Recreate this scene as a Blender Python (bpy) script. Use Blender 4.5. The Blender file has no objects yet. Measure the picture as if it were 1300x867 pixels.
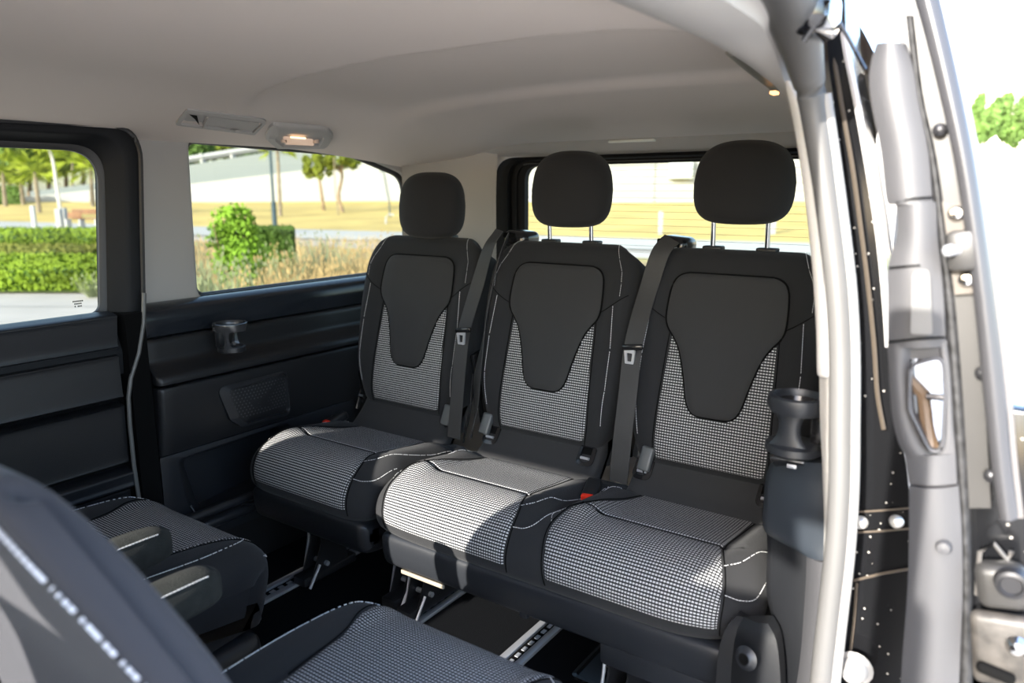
import bpy, bmesh, math, random
from math import sin, cos, pi, radians, sqrt, atan, tan, exp
from mathutils import Vector, Matrix
random.seed(7)
D = bpy.data
S = bpy.context.scene
COL = S.collection

# ------------------------------------------------------------------ camera
F, PITCH, TH, CX, CY, EYE = 943., radians(11.4), radians(34.4), 650., 433.5, 1.12
fw = Vector((-sin(TH)*cos(PITCH), cos(TH)*cos(PITCH), -sin(PITCH)))
rt = Vector((cos(TH), sin(TH), 0.))
up = rt.cross(fw)
CP = Vector((0, 0, EYE))
cam = D.cameras.new('camera'); co = D.objects.new('camera', cam); COL.objects.link(co)
co.matrix_world = Matrix.Translation(CP) @ Matrix((rt, up, -fw)).transposed().to_4x4()
cam.sensor_width = 36; cam.lens = F/1300*36; cam.clip_start = .02; cam.clip_end = 600
cam.dof.use_dof = True; cam.dof.focus_distance = 1.72; cam.dof.aperture_fstop = 3.0
S.camera = co

# ------------------------------------------------------------------ sky, sun, exposure
SUN_DIR = Vector((-.03, -.955, .312)).normalized()
w = D.worlds.new('world'); S.world = w; w.use_nodes = True
wn = w.node_tree.nodes; wl = w.node_tree.links; wn.clear()
sky = wn.new('ShaderNodeTexSky'); sky.sky_type = 'NISHITA'; sky.sun_disc = False
sky.sun_elevation = radians(34); sky.sun_rotation = math.atan2(SUN_DIR.x, SUN_DIR.y)
sky.altitude = 50; sky.air_density = 1.0; sky.dust_density = 1.6
bg = wn.new('ShaderNodeBackground'); bg.inputs[1].default_value = .45
wo = wn.new('ShaderNodeOutputWorld'); wl.new(sky.outputs[0], bg.inputs[0]); wl.new(bg.outputs[0], wo.inputs[0])
sl = D.lights.new('sun', 'SUN'); so = D.objects.new('sun', sl); COL.objects.link(so)
so.rotation_euler = (-SUN_DIR).to_track_quat('-Z', 'Y').to_euler()
sl.energy = 7.5; sl.angle = radians(.55); sl.color = (1, .95, .87)
S.view_settings.view_transform = 'Standard'; S.view_settings.look = 'None'
S.view_settings.exposure = 1.4; S.view_settings.gamma = 1
S.view_settings.use_curve_mapping = False
S.cycles.max_bounces = 8; S.cycles.diffuse_bounces = 5; S.cycles.transparent_max_bounces = 24
S.cycles.use_denoising = True

# ------------------------------------------------------------------ helpers
def at(px, py, X=None, Y=None, Z=None):
    r = fw + rt*(px-CX)/F + up*(CY-py)/F
    t = X/r.x if X is not None else Y/r.y if Y is not None else (Z-EYE)/r.z
    return CP + r*t
def out(px, a, z):                      # outdoor point: heading depth a, bearing of px
    h = Vector((-sin(TH), cos(TH), 0)); zz = (z-EYE)
    d = a*cos(PITCH) - zz*sin(PITCH)
    p = h*a + rt*((px-CX)*d/F); p.z = z
    return p
def zat(py, a):                         # height seen at row py at heading depth a
    ang = -PITCH + atan((CY-py)/F)
    return EYE + a*tan(ang)
def sm(a, b, x):
    t = min(1, max(0, (x-a)/(b-a))); return t*t*(3-2*t)
def lerp(tab, x):
    if x <= tab[0][0]: return tab[0][1]
    for (a, p), (b, q) in zip(tab, tab[1:]):
        if x <= b: return p+(q-p)*(x-a)/(b-a)
    return tab[-1][1]
def slerp(tab, x):
    k = tuple(tab)
    if k not in _SC: _SC[k] = [(p.x, p.y) for p in crom([(a, b, 0) for a, b in tab], 6)]
    return lerp(_SC[k], x)
_SC = {}
def crom(pts, n):                       # Catmull-Rom resample
    P = [Vector(p) for p in pts]; P = [P[0]*2-P[1]] + P + [P[-1]*2-P[-2]]
    o = []
    for i in range(1, len(P)-2):
        for k in range(n):
            t = k/n; a, b, c, d = P[i-1], P[i], P[i+1], P[i+2]
            o.append(.5*((2*b)+(c-a)*t+(2*a-5*b+4*c-d)*t*t+(3*b-a-3*c+d)*t**3))
    o.append(P[-2]); return o

# ------------------------------------------------------------------ materials
MATS = {}
def mat(name, col, rough=.6, metal=0, bump=0, bscale=200, var=0, vscale=8, spec=.5, coat=0, sheen=0, emit=None):
    if name in MATS: return MATS[name]
    m = D.materials.new(name); m.use_nodes = True; n = m.node_tree.nodes; l = m.node_tree.links
    b = n['Principled BSDF']; b.inputs['Base Color'].default_value = (*col, 1)
    b.inputs['Roughness'].default_value = rough; b.inputs['Metallic'].default_value = metal
    b.inputs['Specular IOR Level'].default_value = spec; b.inputs['Coat Weight'].default_value = coat
    b.inputs['Sheen Weight'].default_value = sheen; b.inputs['Coat Roughness'].default_value = .05
    tc = n.new('ShaderNodeTexCoord')
    if bump:
        t = n.new('ShaderNodeTexNoise'); t.inputs['Scale'].default_value = bscale; t.inputs['Detail'].default_value = 3
        bp = n.new('ShaderNodeBump'); bp.inputs['Strength'].default_value = bump; bp.inputs['Distance'].default_value = .002
        l.new(tc.outputs['Object'], t.inputs[0]); l.new(t.outputs[0], bp.inputs['Height']); l.new(bp.outputs[0], b.inputs['Normal'])
    if var:
        t = n.new('ShaderNodeTexNoise'); t.inputs['Scale'].default_value = vscale; t.inputs['Detail'].default_value = 5
        r = n.new('ShaderNodeValToRGB')
        r.color_ramp.elements[0].position = .3; r.color_ramp.elements[1].position = .7
        r.color_ramp.elements[0].color = (*[c*(1-var) for c in col], 1)
        r.color_ramp.elements[1].color = (*[min(1, c*(1+var)) for c in col], 1)
        l.new(tc.outputs['Object'], t.inputs[0]); l.new(t.outputs[0], r.inputs[0]); l.new(r.outputs[0], b.inputs['Base Color'])
    if emit:
        b.inputs['Emission Color'].default_value = (*emit[:3], 1); b.inputs['Emission Strength'].default_value = emit[3]
    MATS[name] = m; return m
def weave():
    m = D.materials.new('woven_check_fabric'); m.use_nodes = True; n = m.node_tree.nodes; l = m.node_tree.links
    b = n['Principled BSDF']; b.inputs['Roughness'].default_value = .85; b.inputs['Specular IOR Level'].default_value = .25
    uv = n.new('ShaderNodeUVMap'); uv.uv_map = 'UVMap'; sp = n.new('ShaderNodeSeparateXYZ'); l.new(uv.outputs[0], sp.inputs[0])
    def M(op, a, v):
        q = n.new('ShaderNodeMath'); q.operation = op
        l.new(a, q.inputs[0])
        if isinstance(v, (int, float)): q.inputs[1].default_value = v
        elif v is not None: l.new(v, q.inputs[1])
        return q.outputs[0]
    fu = M('FRACT', M('DIVIDE', sp.outputs[0], .0062), None)
    fv = M('FRACT', M('DIVIDE', sp.outputs[1], .0064), None)
    k = M('MULTIPLY', M('LESS_THAN', fu, .70), M('LESS_THAN', fv, .50))
    mx = n.new('ShaderNodeMix'); mx.data_type = 'RGBA'
    l.new(k, mx.inputs[0]); mx.inputs[6].default_value = (.014, .0145, .016, 1); mx.inputs[7].default_value = (.42, .42, .42, 1)
    l.new(mx.outputs[2], b.inputs['Base Color'])
    bp = n.new('ShaderNodeBump'); bp.inputs['Strength'].default_value = .4; bp.inputs['Distance'].default_value = .001
    l.new(k, bp.inputs['Height']); l.new(bp.outputs[0], b.inputs['Normal'])
    return m
def glass(name, tint, gl=.06):
    m = D.materials.new(name); m.use_nodes = True; n = m.node_tree.nodes; l = m.node_tree.links; n.clear()
    tr = n.new('ShaderNodeBsdfTransparent'); tr.inputs[0].default_value = (*tint, 1)
    g = n.new('ShaderNodeBsdfGlossy'); g.inputs['Roughness'].default_value = .02
    f = n.new('ShaderNodeFresnel'); f.inputs[0].default_value = 1.35
    x = n.new('ShaderNodeMixShader'); o = n.new('ShaderNodeOutputMaterial')
    q = n.new('ShaderNodeMath'); q.operation = 'MULTIPLY'; q.inputs[1].default_value = .5; l.new(f.outputs[0], q.inputs[0])
    l.new(q.outputs[0], x.inputs[0]); l.new(tr.outputs[0], x.inputs[1]); l.new(g.outputs[0], x.inputs[2]); l.new(x.outputs[0], o.inputs[0])
    return m
WEAVE = weave()
FAB = mat('black_knit_fabric', (.0165, .0168, .0178), .9, bump=.35, bscale=900, spec=.2, sheen=.06)
FAB2 = mat('smooth_charcoal_fabric', (.023, .023, .0235), .8, bump=.25, bscale=1400, spec=.3, sheen=.06)
PIPE = mat('pale_thread', (.50, .50, .50), .7)
PL = mat('black_grained_plastic', (.0085, .0092, .0108), .42, bump=.25, bscale=700)
PL2 = mat('charcoal_plastic', (.014, .0155, .0185), .36, bump=.15, bscale=900)
PLG = mat('gloss_black_plastic', (.01, .01, .011), .18)
GAP = mat('dark_seam', (.003, .003, .003), .9, spec=.1)
HEAD = mat('beige_grey_headliner', (.63, .565, .51), .95, bump=.15, bscale=1200, spec=.1)
TRIM = mat('light_grey_trim', (.40, .385, .365), .7, bump=.12, bscale=900, spec=.3)
RUB = mat('rubber_seal', (.03, .03, .031), .5)
RUBG = mat('worn_grey_seal', (.09, .088, .086), .5)
CARP = mat('black_carpet', (.005, .0055, .0065), 1, bump=.8, bscale=500, spec=.05)
ALU = mat('brushed_aluminium', (.50, .51, .54), .4, metal=.6)
CHR = mat('chrome_rod', (.7, .7, .7), .12, metal=1)
STEEL = mat('dark_steel', (.035, .035, .038), .35, metal=.6)
BELT = mat('grey_belt_webbing', (.024, .024, .024), .55, bump=.3, bscale=600)
RED = mat('red_button', (.75, .03, .01), .4)
PAINT = mat('black_car_paint', (.008, .008, .010), .12, coat=1)
DUST = mat('dusty_black_paint', (.006, .0062, .007), .16, spec=.35)
def speckle(m, sc, th, col):
    n = m.node_tree.nodes; l = m.node_tree.links; tc = n.new('ShaderNodeTexCoord'); v = n.new('ShaderNodeTexVoronoi'); v.inputs['Scale'].default_value = sc
    lt = n.new('ShaderNodeMath'); lt.operation = 'LESS_THAN'; lt.inputs[1].default_value = th; mx = n.new('ShaderNodeMix'); mx.data_type = 'RGBA'
    mx.inputs[6].default_value = n['Principled BSDF'].inputs['Base Color'].default_value[:]; mx.inputs[7].default_value = (*col, 1)
    l.new(tc.outputs['Object'], v.inputs['Vector']); l.new(v.outputs['Distance'], lt.inputs[0]); l.new(lt.outputs[0], mx.inputs[0]); l.new(mx.outputs[2], n['Principled BSDF'].inputs['Base Color'])
speckle(DUST, 70, .11, (.35, .33, .3))
DOORG = mat('grey_door_trim', (.052, .052, .056), .5, bump=.15, bscale=700)
METG = mat('grey_painted_metal', (.028, .027, .026), .4, var=.12, vscale=9)
GLASS = glass('tinted_window_glass', (.32, .335, .305))
GLASSR = glass('rear_window_glass', (.38, .40, .36))

def setp(o, label=None, cat=None, group=None, kind=None):
    if label: o['label'] = label
    if cat: o['category'] = cat
    if group: o['group'] = group
    if kind: o['kind'] = kind
    return o
def empty(name, loc, label, cat, group=None):
    o = D.objects.new(name, None); COL.objects.link(o); o.location = loc; o.empty_display_size = .05
    return setp(o, label, cat, group)
def wloc(p):
    v = Vector((0, 0, 0))
    while p is not None: v += p.location; p = p.parent
    return v
def mk(name, V, Fc, m, parent=None, smooth=True, uv=None, mats=None, mi=None, kind=None):
    off = wloc(parent)
    if parent is None and kind is None and V:      # origin at the thing's base
        xs = [v[0] for v in V]; ys = [v[1] for v in V]
        off = Vector(((min(xs)+max(xs))/2, (min(ys)+max(ys))/2, min(v[2] for v in V)))
    me = D.meshes.new(name); me.from_pydata([Vector(v)-off for v in V], [], Fc)
    for q in (mats or [m]): me.materials.append(q)
    if mi: me.polygons.foreach_set('material_index', mi)
    if smooth: me.polygons.foreach_set('use_smooth', [True]*len(me.polygons))
    if uv:
        L = me.uv_layers.new(name='UVMap')
        for lp in me.loops: L.data[lp.index].uv = uv[lp.vertex_index]
    me.update()
    o = D.objects.new(name, me); COL.objects.link(o)
    if parent is None:
        if kind is None: o.location = off
    else: o.parent = parent
    if kind: o['kind'] = kind
    return o
def autosm(o, ang=40):
    me = o.data
    bm = bmesh.new(); bm.from_mesh(me)
    for e in bm.edges:
        if len(e.link_faces) == 2 and e.calc_face_angle(0) > radians(ang): e.smooth = False
    bm.to_mesh(me); bm.free()

class MB:
    def __init__(s): s.v = []; s.f = []
    def add(s, V, Fc):
        k = len(s.v); s.v += [Vector(v) for v in V]; s.f += [tuple(i+k for i in f) for f in Fc]; return s
    def box(s, c, d, r=0, rot=None, seg=2):
        bm = bmesh.new(); bmesh.ops.create_cube(bm, size=1)
        for v in bm.verts: v.co = Vector((v.co.x*d[0], v.co.y*d[1], v.co.z*d[2]))
        if r: bmesh.ops.bevel(bm, geom=bm.edges[:]+bm.verts[:], offset=min(r, min(d)*.49), segments=seg, affect='EDGES', profile=.5)
        R = rot if rot else Matrix.Identity(3)
        s.add([R@v.co+Vector(c) for v in bm.verts], [[v.index for v in f.verts] for f in bm.faces]); bm.free(); return s
    def tube(s, path, r, n=8, flat=1, cap=True, upv=None):
        P = [Vector(p) for p in path]; V = []; Fc = []
        for i, p in enumerate(P):
            t = (P[min(i+1, len(P)-1)]-P[max(i-1, 0)]).normalized()
            u = Vector(upv) if upv else (Vector((0, 0, 1)) if abs(t.z) < .9 else Vector((1, 0, 0)))
            a = t.cross(u).normalized(); b = t.cross(a).normalized()
            rr = r(i/(len(P)-1)) if callable(r) else r
            for k in range(n):
                q = 2*pi*k/n; V.append(p+a*cos(q)*rr+b*sin(q)*rr*flat)
        for i in range(len(P)-1):
            for k in range(n): Fc.append((i*n+k, i*n+(k+1) % n, (i+1)*n+(k+1) % n, (i+1)*n+k))
        if cap: Fc += [tuple(range(n))[::-1], tuple((len(P)-1)*n+k for k in range(n))]
        return s.add(V, Fc)
    def cyl(s, a, b, r, n=16, r2=None):
        r2 = r if r2 is None else r2
        return s.tube([a, b], lambda t: r+(r2-r)*t, n)
    def lathe(s, c, prof, n=24, axis=Vector((0, 0, 1)), sc=(1, 1)):
        ax = Vector(axis).normalized(); a = ax.orthogonal().normalized(); b = ax.cross(a); V = []; Fc = []
        for (r, h) in prof:
            for k in range(n):
                q = 2*pi*k/n; V.append(Vector(c)+ax*h+(a*cos(q)*sc[0]+b*sin(q)*sc[1])*r)
        for i in range(len(prof)-1):
            for k in range(n): Fc.append((i*n+k, i*n+(k+1) % n, (i+1)*n+(k+1) % n, (i+1)*n+k))
        return s.add(V, Fc)
    def grid(s, rows, close=False):
        n = len(rows[0]); V = [p for r in rows for p in r]; Fc = []
        for i in range(len(rows)-1):
            for k in range(n if close else n-1): Fc.append((i*n+k, i*n+(k+1) % n, (i+1)*n+(k+1) % n, (i+1)*n+k))
        return s.add(V, Fc)
    def mk(s, name, m, parent=None, kind=None, smooth=True, ang=40):
        o = mk(name, s.v, s.f, m, parent, smooth, kind=kind)
        if smooth: autosm(o, ang)
        return o
def rpoly(pts, radii, n=5):             # rounded polygon in 2D, fixed point count
    o = []; N = len(pts)
    for i in range(N):
        p = Vector(pts[i]); a = Vector(pts[i-1]); b = Vector(pts[(i+1) % N]); r = radii[i] if not isinstance(radii, (int, float)) else radii
        u = (a-p).normalized(); v = (b-p).normalized(); h = .5*u.angle(v); d = r/tan(h); s0 = p+u*d; s1 = p+v*d
        for k in range(n+1):
            t = k/n; o.append((s0*(1-t)**2+p*2*t*(1-t)+s1*t*t) if 1 else p)
    return o
def loops(mb, ls): mb.grid(ls, close=True); return mb
def fill(mb, loop):
    c = sum((Vector(p) for p in loop), Vector((0, 0, 0)))/len(loop)
    mb.add([c]+list(loop), [(0, k+1, (k+1) % len(loop)+1) for k in range(len(loop))]); return mb

# ------------------------------------------------------------------ upholstery pads
class Pad:
    """cushion lofted along a (y,z) profile; cross axis X"""
    def __init__(s, cx, prof, hw, R=.03, bulge=None, n=6, flip=False):
        P = crom([(p[0], p[1], 0) for p in prof], n); s.P = P; s.cx = cx; s.hwf = hw; s.R = R; s.bulge = bulge
        s.L = [0]
        for a, b in zip(P, P[1:]): s.L.append(s.L[-1]+(b-a).length)
        s.N = []
        for i in range(len(P)):
            t = (P[min(i+1, len(P)-1)]-P[max(0, i-1)]).normalized()
            nn = Vector((t.y, -t.x, 0)); s.N.append(-nn if flip else nn)
        s.len = s.L[-1]
    def pn(s, d):
        d = min(max(d, 0), s.len-1e-6)
        for i in range(len(s.L)-1):
            if d <= s.L[i+1]:
                t = (d-s.L[i])/(s.L[i+1]-s.L[i]+1e-9); return s.P[i].lerp(s.P[i+1], t), s.N[i].lerp(s.N[i+1], t).normalized()
    def at(s, x, d, off=0):
        p, n = s.pn(d); h = s.hwf(d) if callable(s.hwf) else s.hwf; R = s.R
        e = max(0, min(1, (abs(x)-(h-R))/R)); dr = R-sqrt(max(0, R*R*(1-e*e)))
        b = s.bulge(x, d) if s.bulge else 0
        q = p+n*(off-dr+b*(1-e*.3))
        return Vector((s.cx+x, q.x, q.y))
    def body(s, name, m, parent, T=.03, nx=28):
        rows = []
        for i, d in enumerate(s.L):
            h = s.hwf(d) if callable(s.hwf) else s.hwf
            xs = [-h+s.R*(1-cos(pi/2*k/5)) for k in range(5)] + [(-h+s.R)+(2*h-2*s.R)*k/nx for k in range(nx+1)] + [h-s.R*(1-cos(pi/2*k/5)) for k in range(4, -1, -1)]
            r = [s.at(x, d) for x in xs]
            p, n = s.pn(d); inn = Vector((0, n.x, n.y))*T
            r = [r[0]-inn] + r + [r[-1]-inn]; rows.append(r)
        mb = MB(); mb.grid(rows)
        for r in (rows[0], rows[-1]): fill(mb, r)
        N = len(rows[0])
        mb.add([q for r in rows for q in (r[0], r[-1])], [tuple(2*i for i in range(len(rows))), tuple(2*i+1 for i in range(len(rows)))[::-1]])
        return mb.mk(name, m, parent, ang=60)
    def panel(s, name, m, parent, tab, d0, d1, off=.002, nx=22, nd=None, puff=0, eo=-.003):
        """tab: list of (d, xl, xr)"""
        nd = nd or max(6, int((d1-d0)/.012)); V = []; UV = []
        L = [(t[0], t[1]) for t in tab]; Rr = [(t[0], t[2]) for t in tab]
        for i in range(nd+1):
            d = d0+(d1-d0)*i/nd; xl, xr = lerp(L, d), lerp(Rr, d)
            for k in range(nx+1):
                t = k/nx; x = xl+(xr-xl)*t; edge = (i in (0, nd) or k in (0, nx))
                pf = puff*min(1, min(t, 1-t)*7)*min(1, min(i, nd-i)/3)
                V.append(s.at(x, d, eo if edge else off+pf)); UV.append((x, d))
        n = nx+1; Fc = [(i*n+k, i*n+k+1, (i+1)*n+k+1, (i+1)*n+k) for i in range(nd) for k in range(nx)]
        return mk(name, V, Fc, m, parent, uv=UV)
    def stitch(s, mb, pts, pitch=.0058, ln=.0044, r=.0008, off=.0016):
        P = [(a, b) for a, b in pts]; acc = 0
        for (x0, d0), (x1, d1) in zip(P, P[1:]):
            L = sqrt((x1-x0)**2+(d1-d0)**2); q = acc
            while q < L:
                a, b = q/L, min(1, (q+ln)/L)
                A = s.at(x0+(x1-x0)*a, d0+(d1-d0)*a, off); B = s.at(x0+(x1-x0)*b, d0+(d1-d0)*b, off)
                if (B-A).length > .001: mb.tube([A, B], r, 4)
                q += pitch
            acc = q-L
    def seam(s, mb, pts, r=.0016, off=.0005):
        c = crom([(a, b, 0) for a, b in pts], 6) if len(pts) > 2 else [Vector((pts[0][0]+(pts[1][0]-pts[0][0])*k/12, pts[0][1]+(pts[1][1]-pts[0][1])*k/12, 0)) for k in range(13)]
        mb.tube([s.at(p.x, p.y, off) for p in c], r, 5)

# =================================================================== THE VAN: floor, ceiling, walls
mb = MB(); mb.box((-1.035, .8, -.03), (1.79, 3.1, .06)); mb.mk('floor', CARP, kind='structure', smooth=False)
XL, XM = -1.85, -.99                     # left side plane, van centre line
def ceil_z(x, y):
    z = 1.335
    z -= .088*max(0, (-1.40-x)/.45)**2
    z -= .03*max(0, (x+.48)/.2)**2 if x > -.48 else 0
    ya = .945+.34*(x+.74)**2+(1.6*(x+.56)**2 if x > -.56 else 0)        # front edge of the recessed roof field
    k = sm(0, .014, y-ya)*sm(-1.68, -1.45, x)*(1-sm(-.44, -.36, x))
    z += .017*k
    yb = 1.46+.12*((x+.8)/.6)**2
    z -= .017*k*sm(-.02, .05, y-yb)
    z -= .055*sm(1.42, 2.3, y)
    return z
def on_ceil(px, py):
    r = fw + rt*(px-CX)/F + up*(CY-py)/F; t = .3
    while t < 4:
        p = CP+r*t
        if p.z > ceil_z(p.x, p.y): return p
        t += .002
    return p
xs = [XL+(1.55)*i/110 for i in range(111)]; ys = [-1.25+3.45*(j/220) for j in range(221)]
mb = MB(); mb.grid([[(x, y, ceil_z(x, y)) for x in [XL+(1.54+.13*sm(1.1, 1.2, y))*i/110 for i in range(111)]] for y in ys]); k = len(mb.v)
mb.add([(-1.95, -1.25, 1.40), (-.26, -1.25, 1.40), (-.26, 2.4, 1.40), (-1.95, 2.4, 1.40)], [(0, 1, 2, 3)])
c = mb.mk('ceiling', HEAD, kind='structure', ang=80)

# ---- left side upper trim with the quarter window hole
def yz(loop, X): return [Vector((X, p.x, p.y)) for p in loop]
hole = rpoly([(1.185, .835), (2.05, .835), (2.045, 1.175), (1.80, 1.242), (1.195, 1.255)], [.03, .06, .07, .22, .025], 8)
outr = rpoly([(1.005, .80), (2.16, .80), (2.16, 1.27), (1.80, 1.30), (1.01, 1.28)], [.01]*5, 8)
def grow(loop, g):
    c = sum((Vector(p) for p in loop), Vector((0, 0)))/len(loop); o = []
    for p in loop:
        o.append(Vector((p.x+(g if p.x > c.x else -g), p.y+(g if p.y > c.y else -g))))
    return o
XMM = -1.02
for side in (0, 1):
    if side == 1:
        hole = rpoly([(1.27, .835), (2.05, .835), (2.045, 1.175), (1.80, 1.242), (1.28, 1.255)], [.03, .06, .07, .22, .025], 8)
        outr = rpoly([(1.19, .80), (2.16, .80), (2.16, 1.27), (1.80, 1.30), (1.20, 1.28)], [.01]*5, 8)
    mx = (lambda X: X) if side == 0 else (lambda X: 2*XMM-X)
    mb = MB(); loops(mb, [yz(outr, mx(XL-.035)), yz(outr, mx(XL)), yz(grow(hole, .012), mx(XL)), yz(grow(hole, .003), mx(XL-.006)), yz(hole, mx(XL-.03))])
    t = mb.mk('trim_%d' % (1+side), TRIM, kind='structure', ang=50)
    mb = MB(); loops(mb, [yz(grow(hole, .003), mx(XL-.018)), yz(grow(hole, -.004), mx(XL-.020)), yz(grow(hole, -.008), mx(XL-.026)), yz(grow(hole, -.008), mx(XL-.035)), yz(grow(hole, .003), mx(XL-.035))])

    mb = MB(); fill(mb, yz(grow(hole, .001), mx(XL-.031))); wn_ = mb.mk('window_%d' % (2 if side == 0 else 4), GLASS, kind='structure', smooth=False)
    mb = MB(); loops(mb, [yz(grow(hole, .003), mx(XL-.018)), yz(grow(hole, -.004), mx(XL-.020)), yz(grow(hole, -.008), mx(XL-.026)), yz(grow(hole, -.008), mx(XL-.035)), yz(grow(hole, .003), mx(XL-.035))])
    mb.mk('window_frame', RUB, wn_)

# small dark edge clip at the front of quarter window
# ---- left side lower panels, lofted along Y from an (X,Z) section
def strip(name, sec, y0, y1, m, parent, kind=None, n=30, yf=None, mirror=False, th=.012, round_front=True):
    s = crom([(a, b, 0) for a, b in sec], 5); rows = []
    ys = [y0+(y1-y0)*(i/n) for i in range(n+1)]
    pre = []
    if round_front: pre = [(y0, -.014), (y0+.002, -.006), (y0+.006, -.0015)]
    L = []
    for y, o in pre+[(y if y > y0 else y0+.012, 0) for y in ys]:
        dx = (yf(y) if yf else 0)+o
        r = [Vector((p.x+dx, y, p.y)) for p in s]
        r = [r[0]+Vector((-th, 0, 0))]+r+[r[-1]+Vector((-th, 0, 0))]
        if mirror: r = [Vector((2*XMM-v.x, v.y, v.z)) for v in r]
        rows.append(r)
    mb = MB(); mb.grid(rows); fill(mb, rows[0]); fill(mb, rows[-1])
    return mb.mk(name, m, parent, kind=kind, ang=50)
def body_in(y): return .02*sm(1.3, 1.9, y)
def make_side(mirror):
    nm = 'wall_right' if mirror else 'wall_left'
    y0 = 1.22 if mirror else .985
    mx = (lambda X: 2*XMM-X) if mirror else (lambda X: X)
    mb = MB(); mb.box((mx(-1.875 if mirror else -1.885), (y0+2.3)/2+.05, .42), (.02 if mirror else .05, 2.20-y0, .84)); wl_ = mb.mk(nm, PL, kind='structure', smooth=False)
    strip('sill_panel', [(-1.872, .836), (-1.835, .838), (-1.805, .826), (-1.795, .800), (-1.798, .775), (-1.803, .757)], y0, 2.24, mat('sill_plastic', (.012, .015, .020), .24, bump=.1, bscale=900), wl_, mirror=mirror)
    strip('middle_panel', [(-1.805, .751), (-1.798, .742), (-1.797, .715), (-1.794, .690), (-1.765, .672), (-1.748, .663), (-1.742, .652), (-1.742, .642)], y0, 2.24, PL, wl_, mirror=mirror)
    strip('lower_panel', [(-1.748, .634), (-1.742, .626), (-1.745, .58), (-1.755, .50), (-1.765, .452)], y0, 2.24, PL, wl_, mirror=mirror)
    return wl_
WL = make_side(False)
WR = make_side(True)

# storage bin below the left panel: frame ring, dark recess, cup hole
def PX(px, py, X): return at(px, py, X=X)
X_ = -1.765
bin_o = [(163, 592), (178, 601), (250, 574), (330, 556), (372, 560), (390, 640), (300, 668), (182, 700)]
bo = rpoly([(-0.90+1.80, .447), (1.62, .447), (1.62, .20), (.90+.0, .20)], [.005, .005, .005, .005], 6)
bo = rpoly([(.985, .447), (1.66, .447), (1.66, .18), (.985, .18)], [.005]*4, 7)
bi = rpoly([(1.03, .43), (1.40, .438), (1.40, .262), (1.06, .225)], [.02, .03, .04, .10], 7)
bi2 = rpoly([(1.06, .415), (1.39, .425), (1.39, .272), (1.10, .245)], [.02, .03, .04, .07], 7)
mb = MB(); loops(mb, [yz(bo, -1.80), yz(bo, -1.772), yz(grow(bi, .006), -1.766), yz(bi, -1.768), yz(bi2, -1.80), yz(bi2, -1.86)]); fill(mb, yz(bi2, -1.859))
sb = mb.mk('storage_bin', PL2, WL)
mb = MB(); mb.tube([Vector((-1.762, p.x, p.y)) for p in bi[14:31]], .0022, 6)
mb.mk('bin_edge', mat('edge_highlight', (.13, .135, .14), .3), sb)  # lighter colour draws the highlight along the bin edge
# ledge shelf running out under the bin, and its round cup well
mb = MB(); led = []
mb.box((-1.79, 1.25, .232), (.11, .36, .03), .012, seg=3)
mb.tube([at(232, 662, X=-1.735), at(285, 642, X=-1.725), at(340, 622, X=-1.735)], .013, 10)
mb.mk('bin_ledge', PL2, WL)
cw = Vector((-1.765, 1.235, .245))
mb = MB(); mb.lathe(cw, [(.030, -.004), (.041, 0), (.043, .004), (.040, .007), (.036, .004), (.035, -.003), (0, -.003)], 28)
mb.mk('cup_well', PL2, WL)
mb = MB(); mb.lathe(cw, [(.033, .001), (0, .001)], 20); mb.mk('cup_well_floor', mat('cup_well_mat', (.05, .042, .042), .5), WL)

# speaker pod
spo = rpoly([tuple(at(p[0], p[1], X=-1.748)[1:]) for p in [(273, 492), (362, 470), (367, 526), (306, 542), (291, 533)]], [.02, .02, .02, .02, .02], 5)
spi = rpoly([tuple(at(p[0], p[1], X=-1.748)[1:]) for p in [(286, 496), (360, 474), (364, 521), (312, 536), (301, 528)]], [.016]*5, 5)
mb = MB(); loops(mb, [yz(spo, -1.760), yz(spo, -1.741), yz(grow(spi, .002), -1.735), yz(spi, -1.738), yz(spi, -1.752)])
spk = mb.mk('speaker_pod', PL2, WL)
mb = MB(); c_ = sum(spi, Vector((0, 0)))/len(spi)
mb.grid([yz([c_+(p-c_)*k for p in spi], -1.746+.008*(1-k*k)) for k in (1, .8, .6, .4, .2, .02)], close=True); mb.mk('speaker_cone', PL, spk)
mb = MB()
for i in range(22):
    for j in range(13):
        y = 1.15+.245*(i+.5*(j % 2))/22; z = .505+.115*j/13
        # inside test against the loop
        ins = False; n_ = len(spi)
        for q in range(n_):
            a, b = spi[q], spi[q-1]
            if (a.y > z) != (b.y > z) and y < (b.x-a.x)*(z-a.y)/(b.y-a.y)+a.x: ins = not ins
        if ins:
            kk = (Vector((y, z))-c_).length/.1
            mb.add([Vector((-1.7443+.006*(1-min(1, kk)**2), y+.0022*cos(t*pi/3), z+.0022*sin(t*pi/3))) for t in range(6)], [(0, 1, 2, 3, 4, 5)])
g = mb.mk('grille_holes', mat('grille_dimple', (.07, .07, .075), .4), spk); g['kind'] = 'stuff'

# door seal strip at the front edge of the quarter panel
mb = MB(); mb.tube([at(*p, X=-1.77) for p in [(183, 372), (182, 410), (176, 448), (166, 480), (163, 505), (165, 540), (170, 590), (179, 650), (185, 700)]], .0052, 8)
mb.mk('trim_3', mat('grey_door_seal', (.10, .10, .095), .45), kind='structure')
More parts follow.
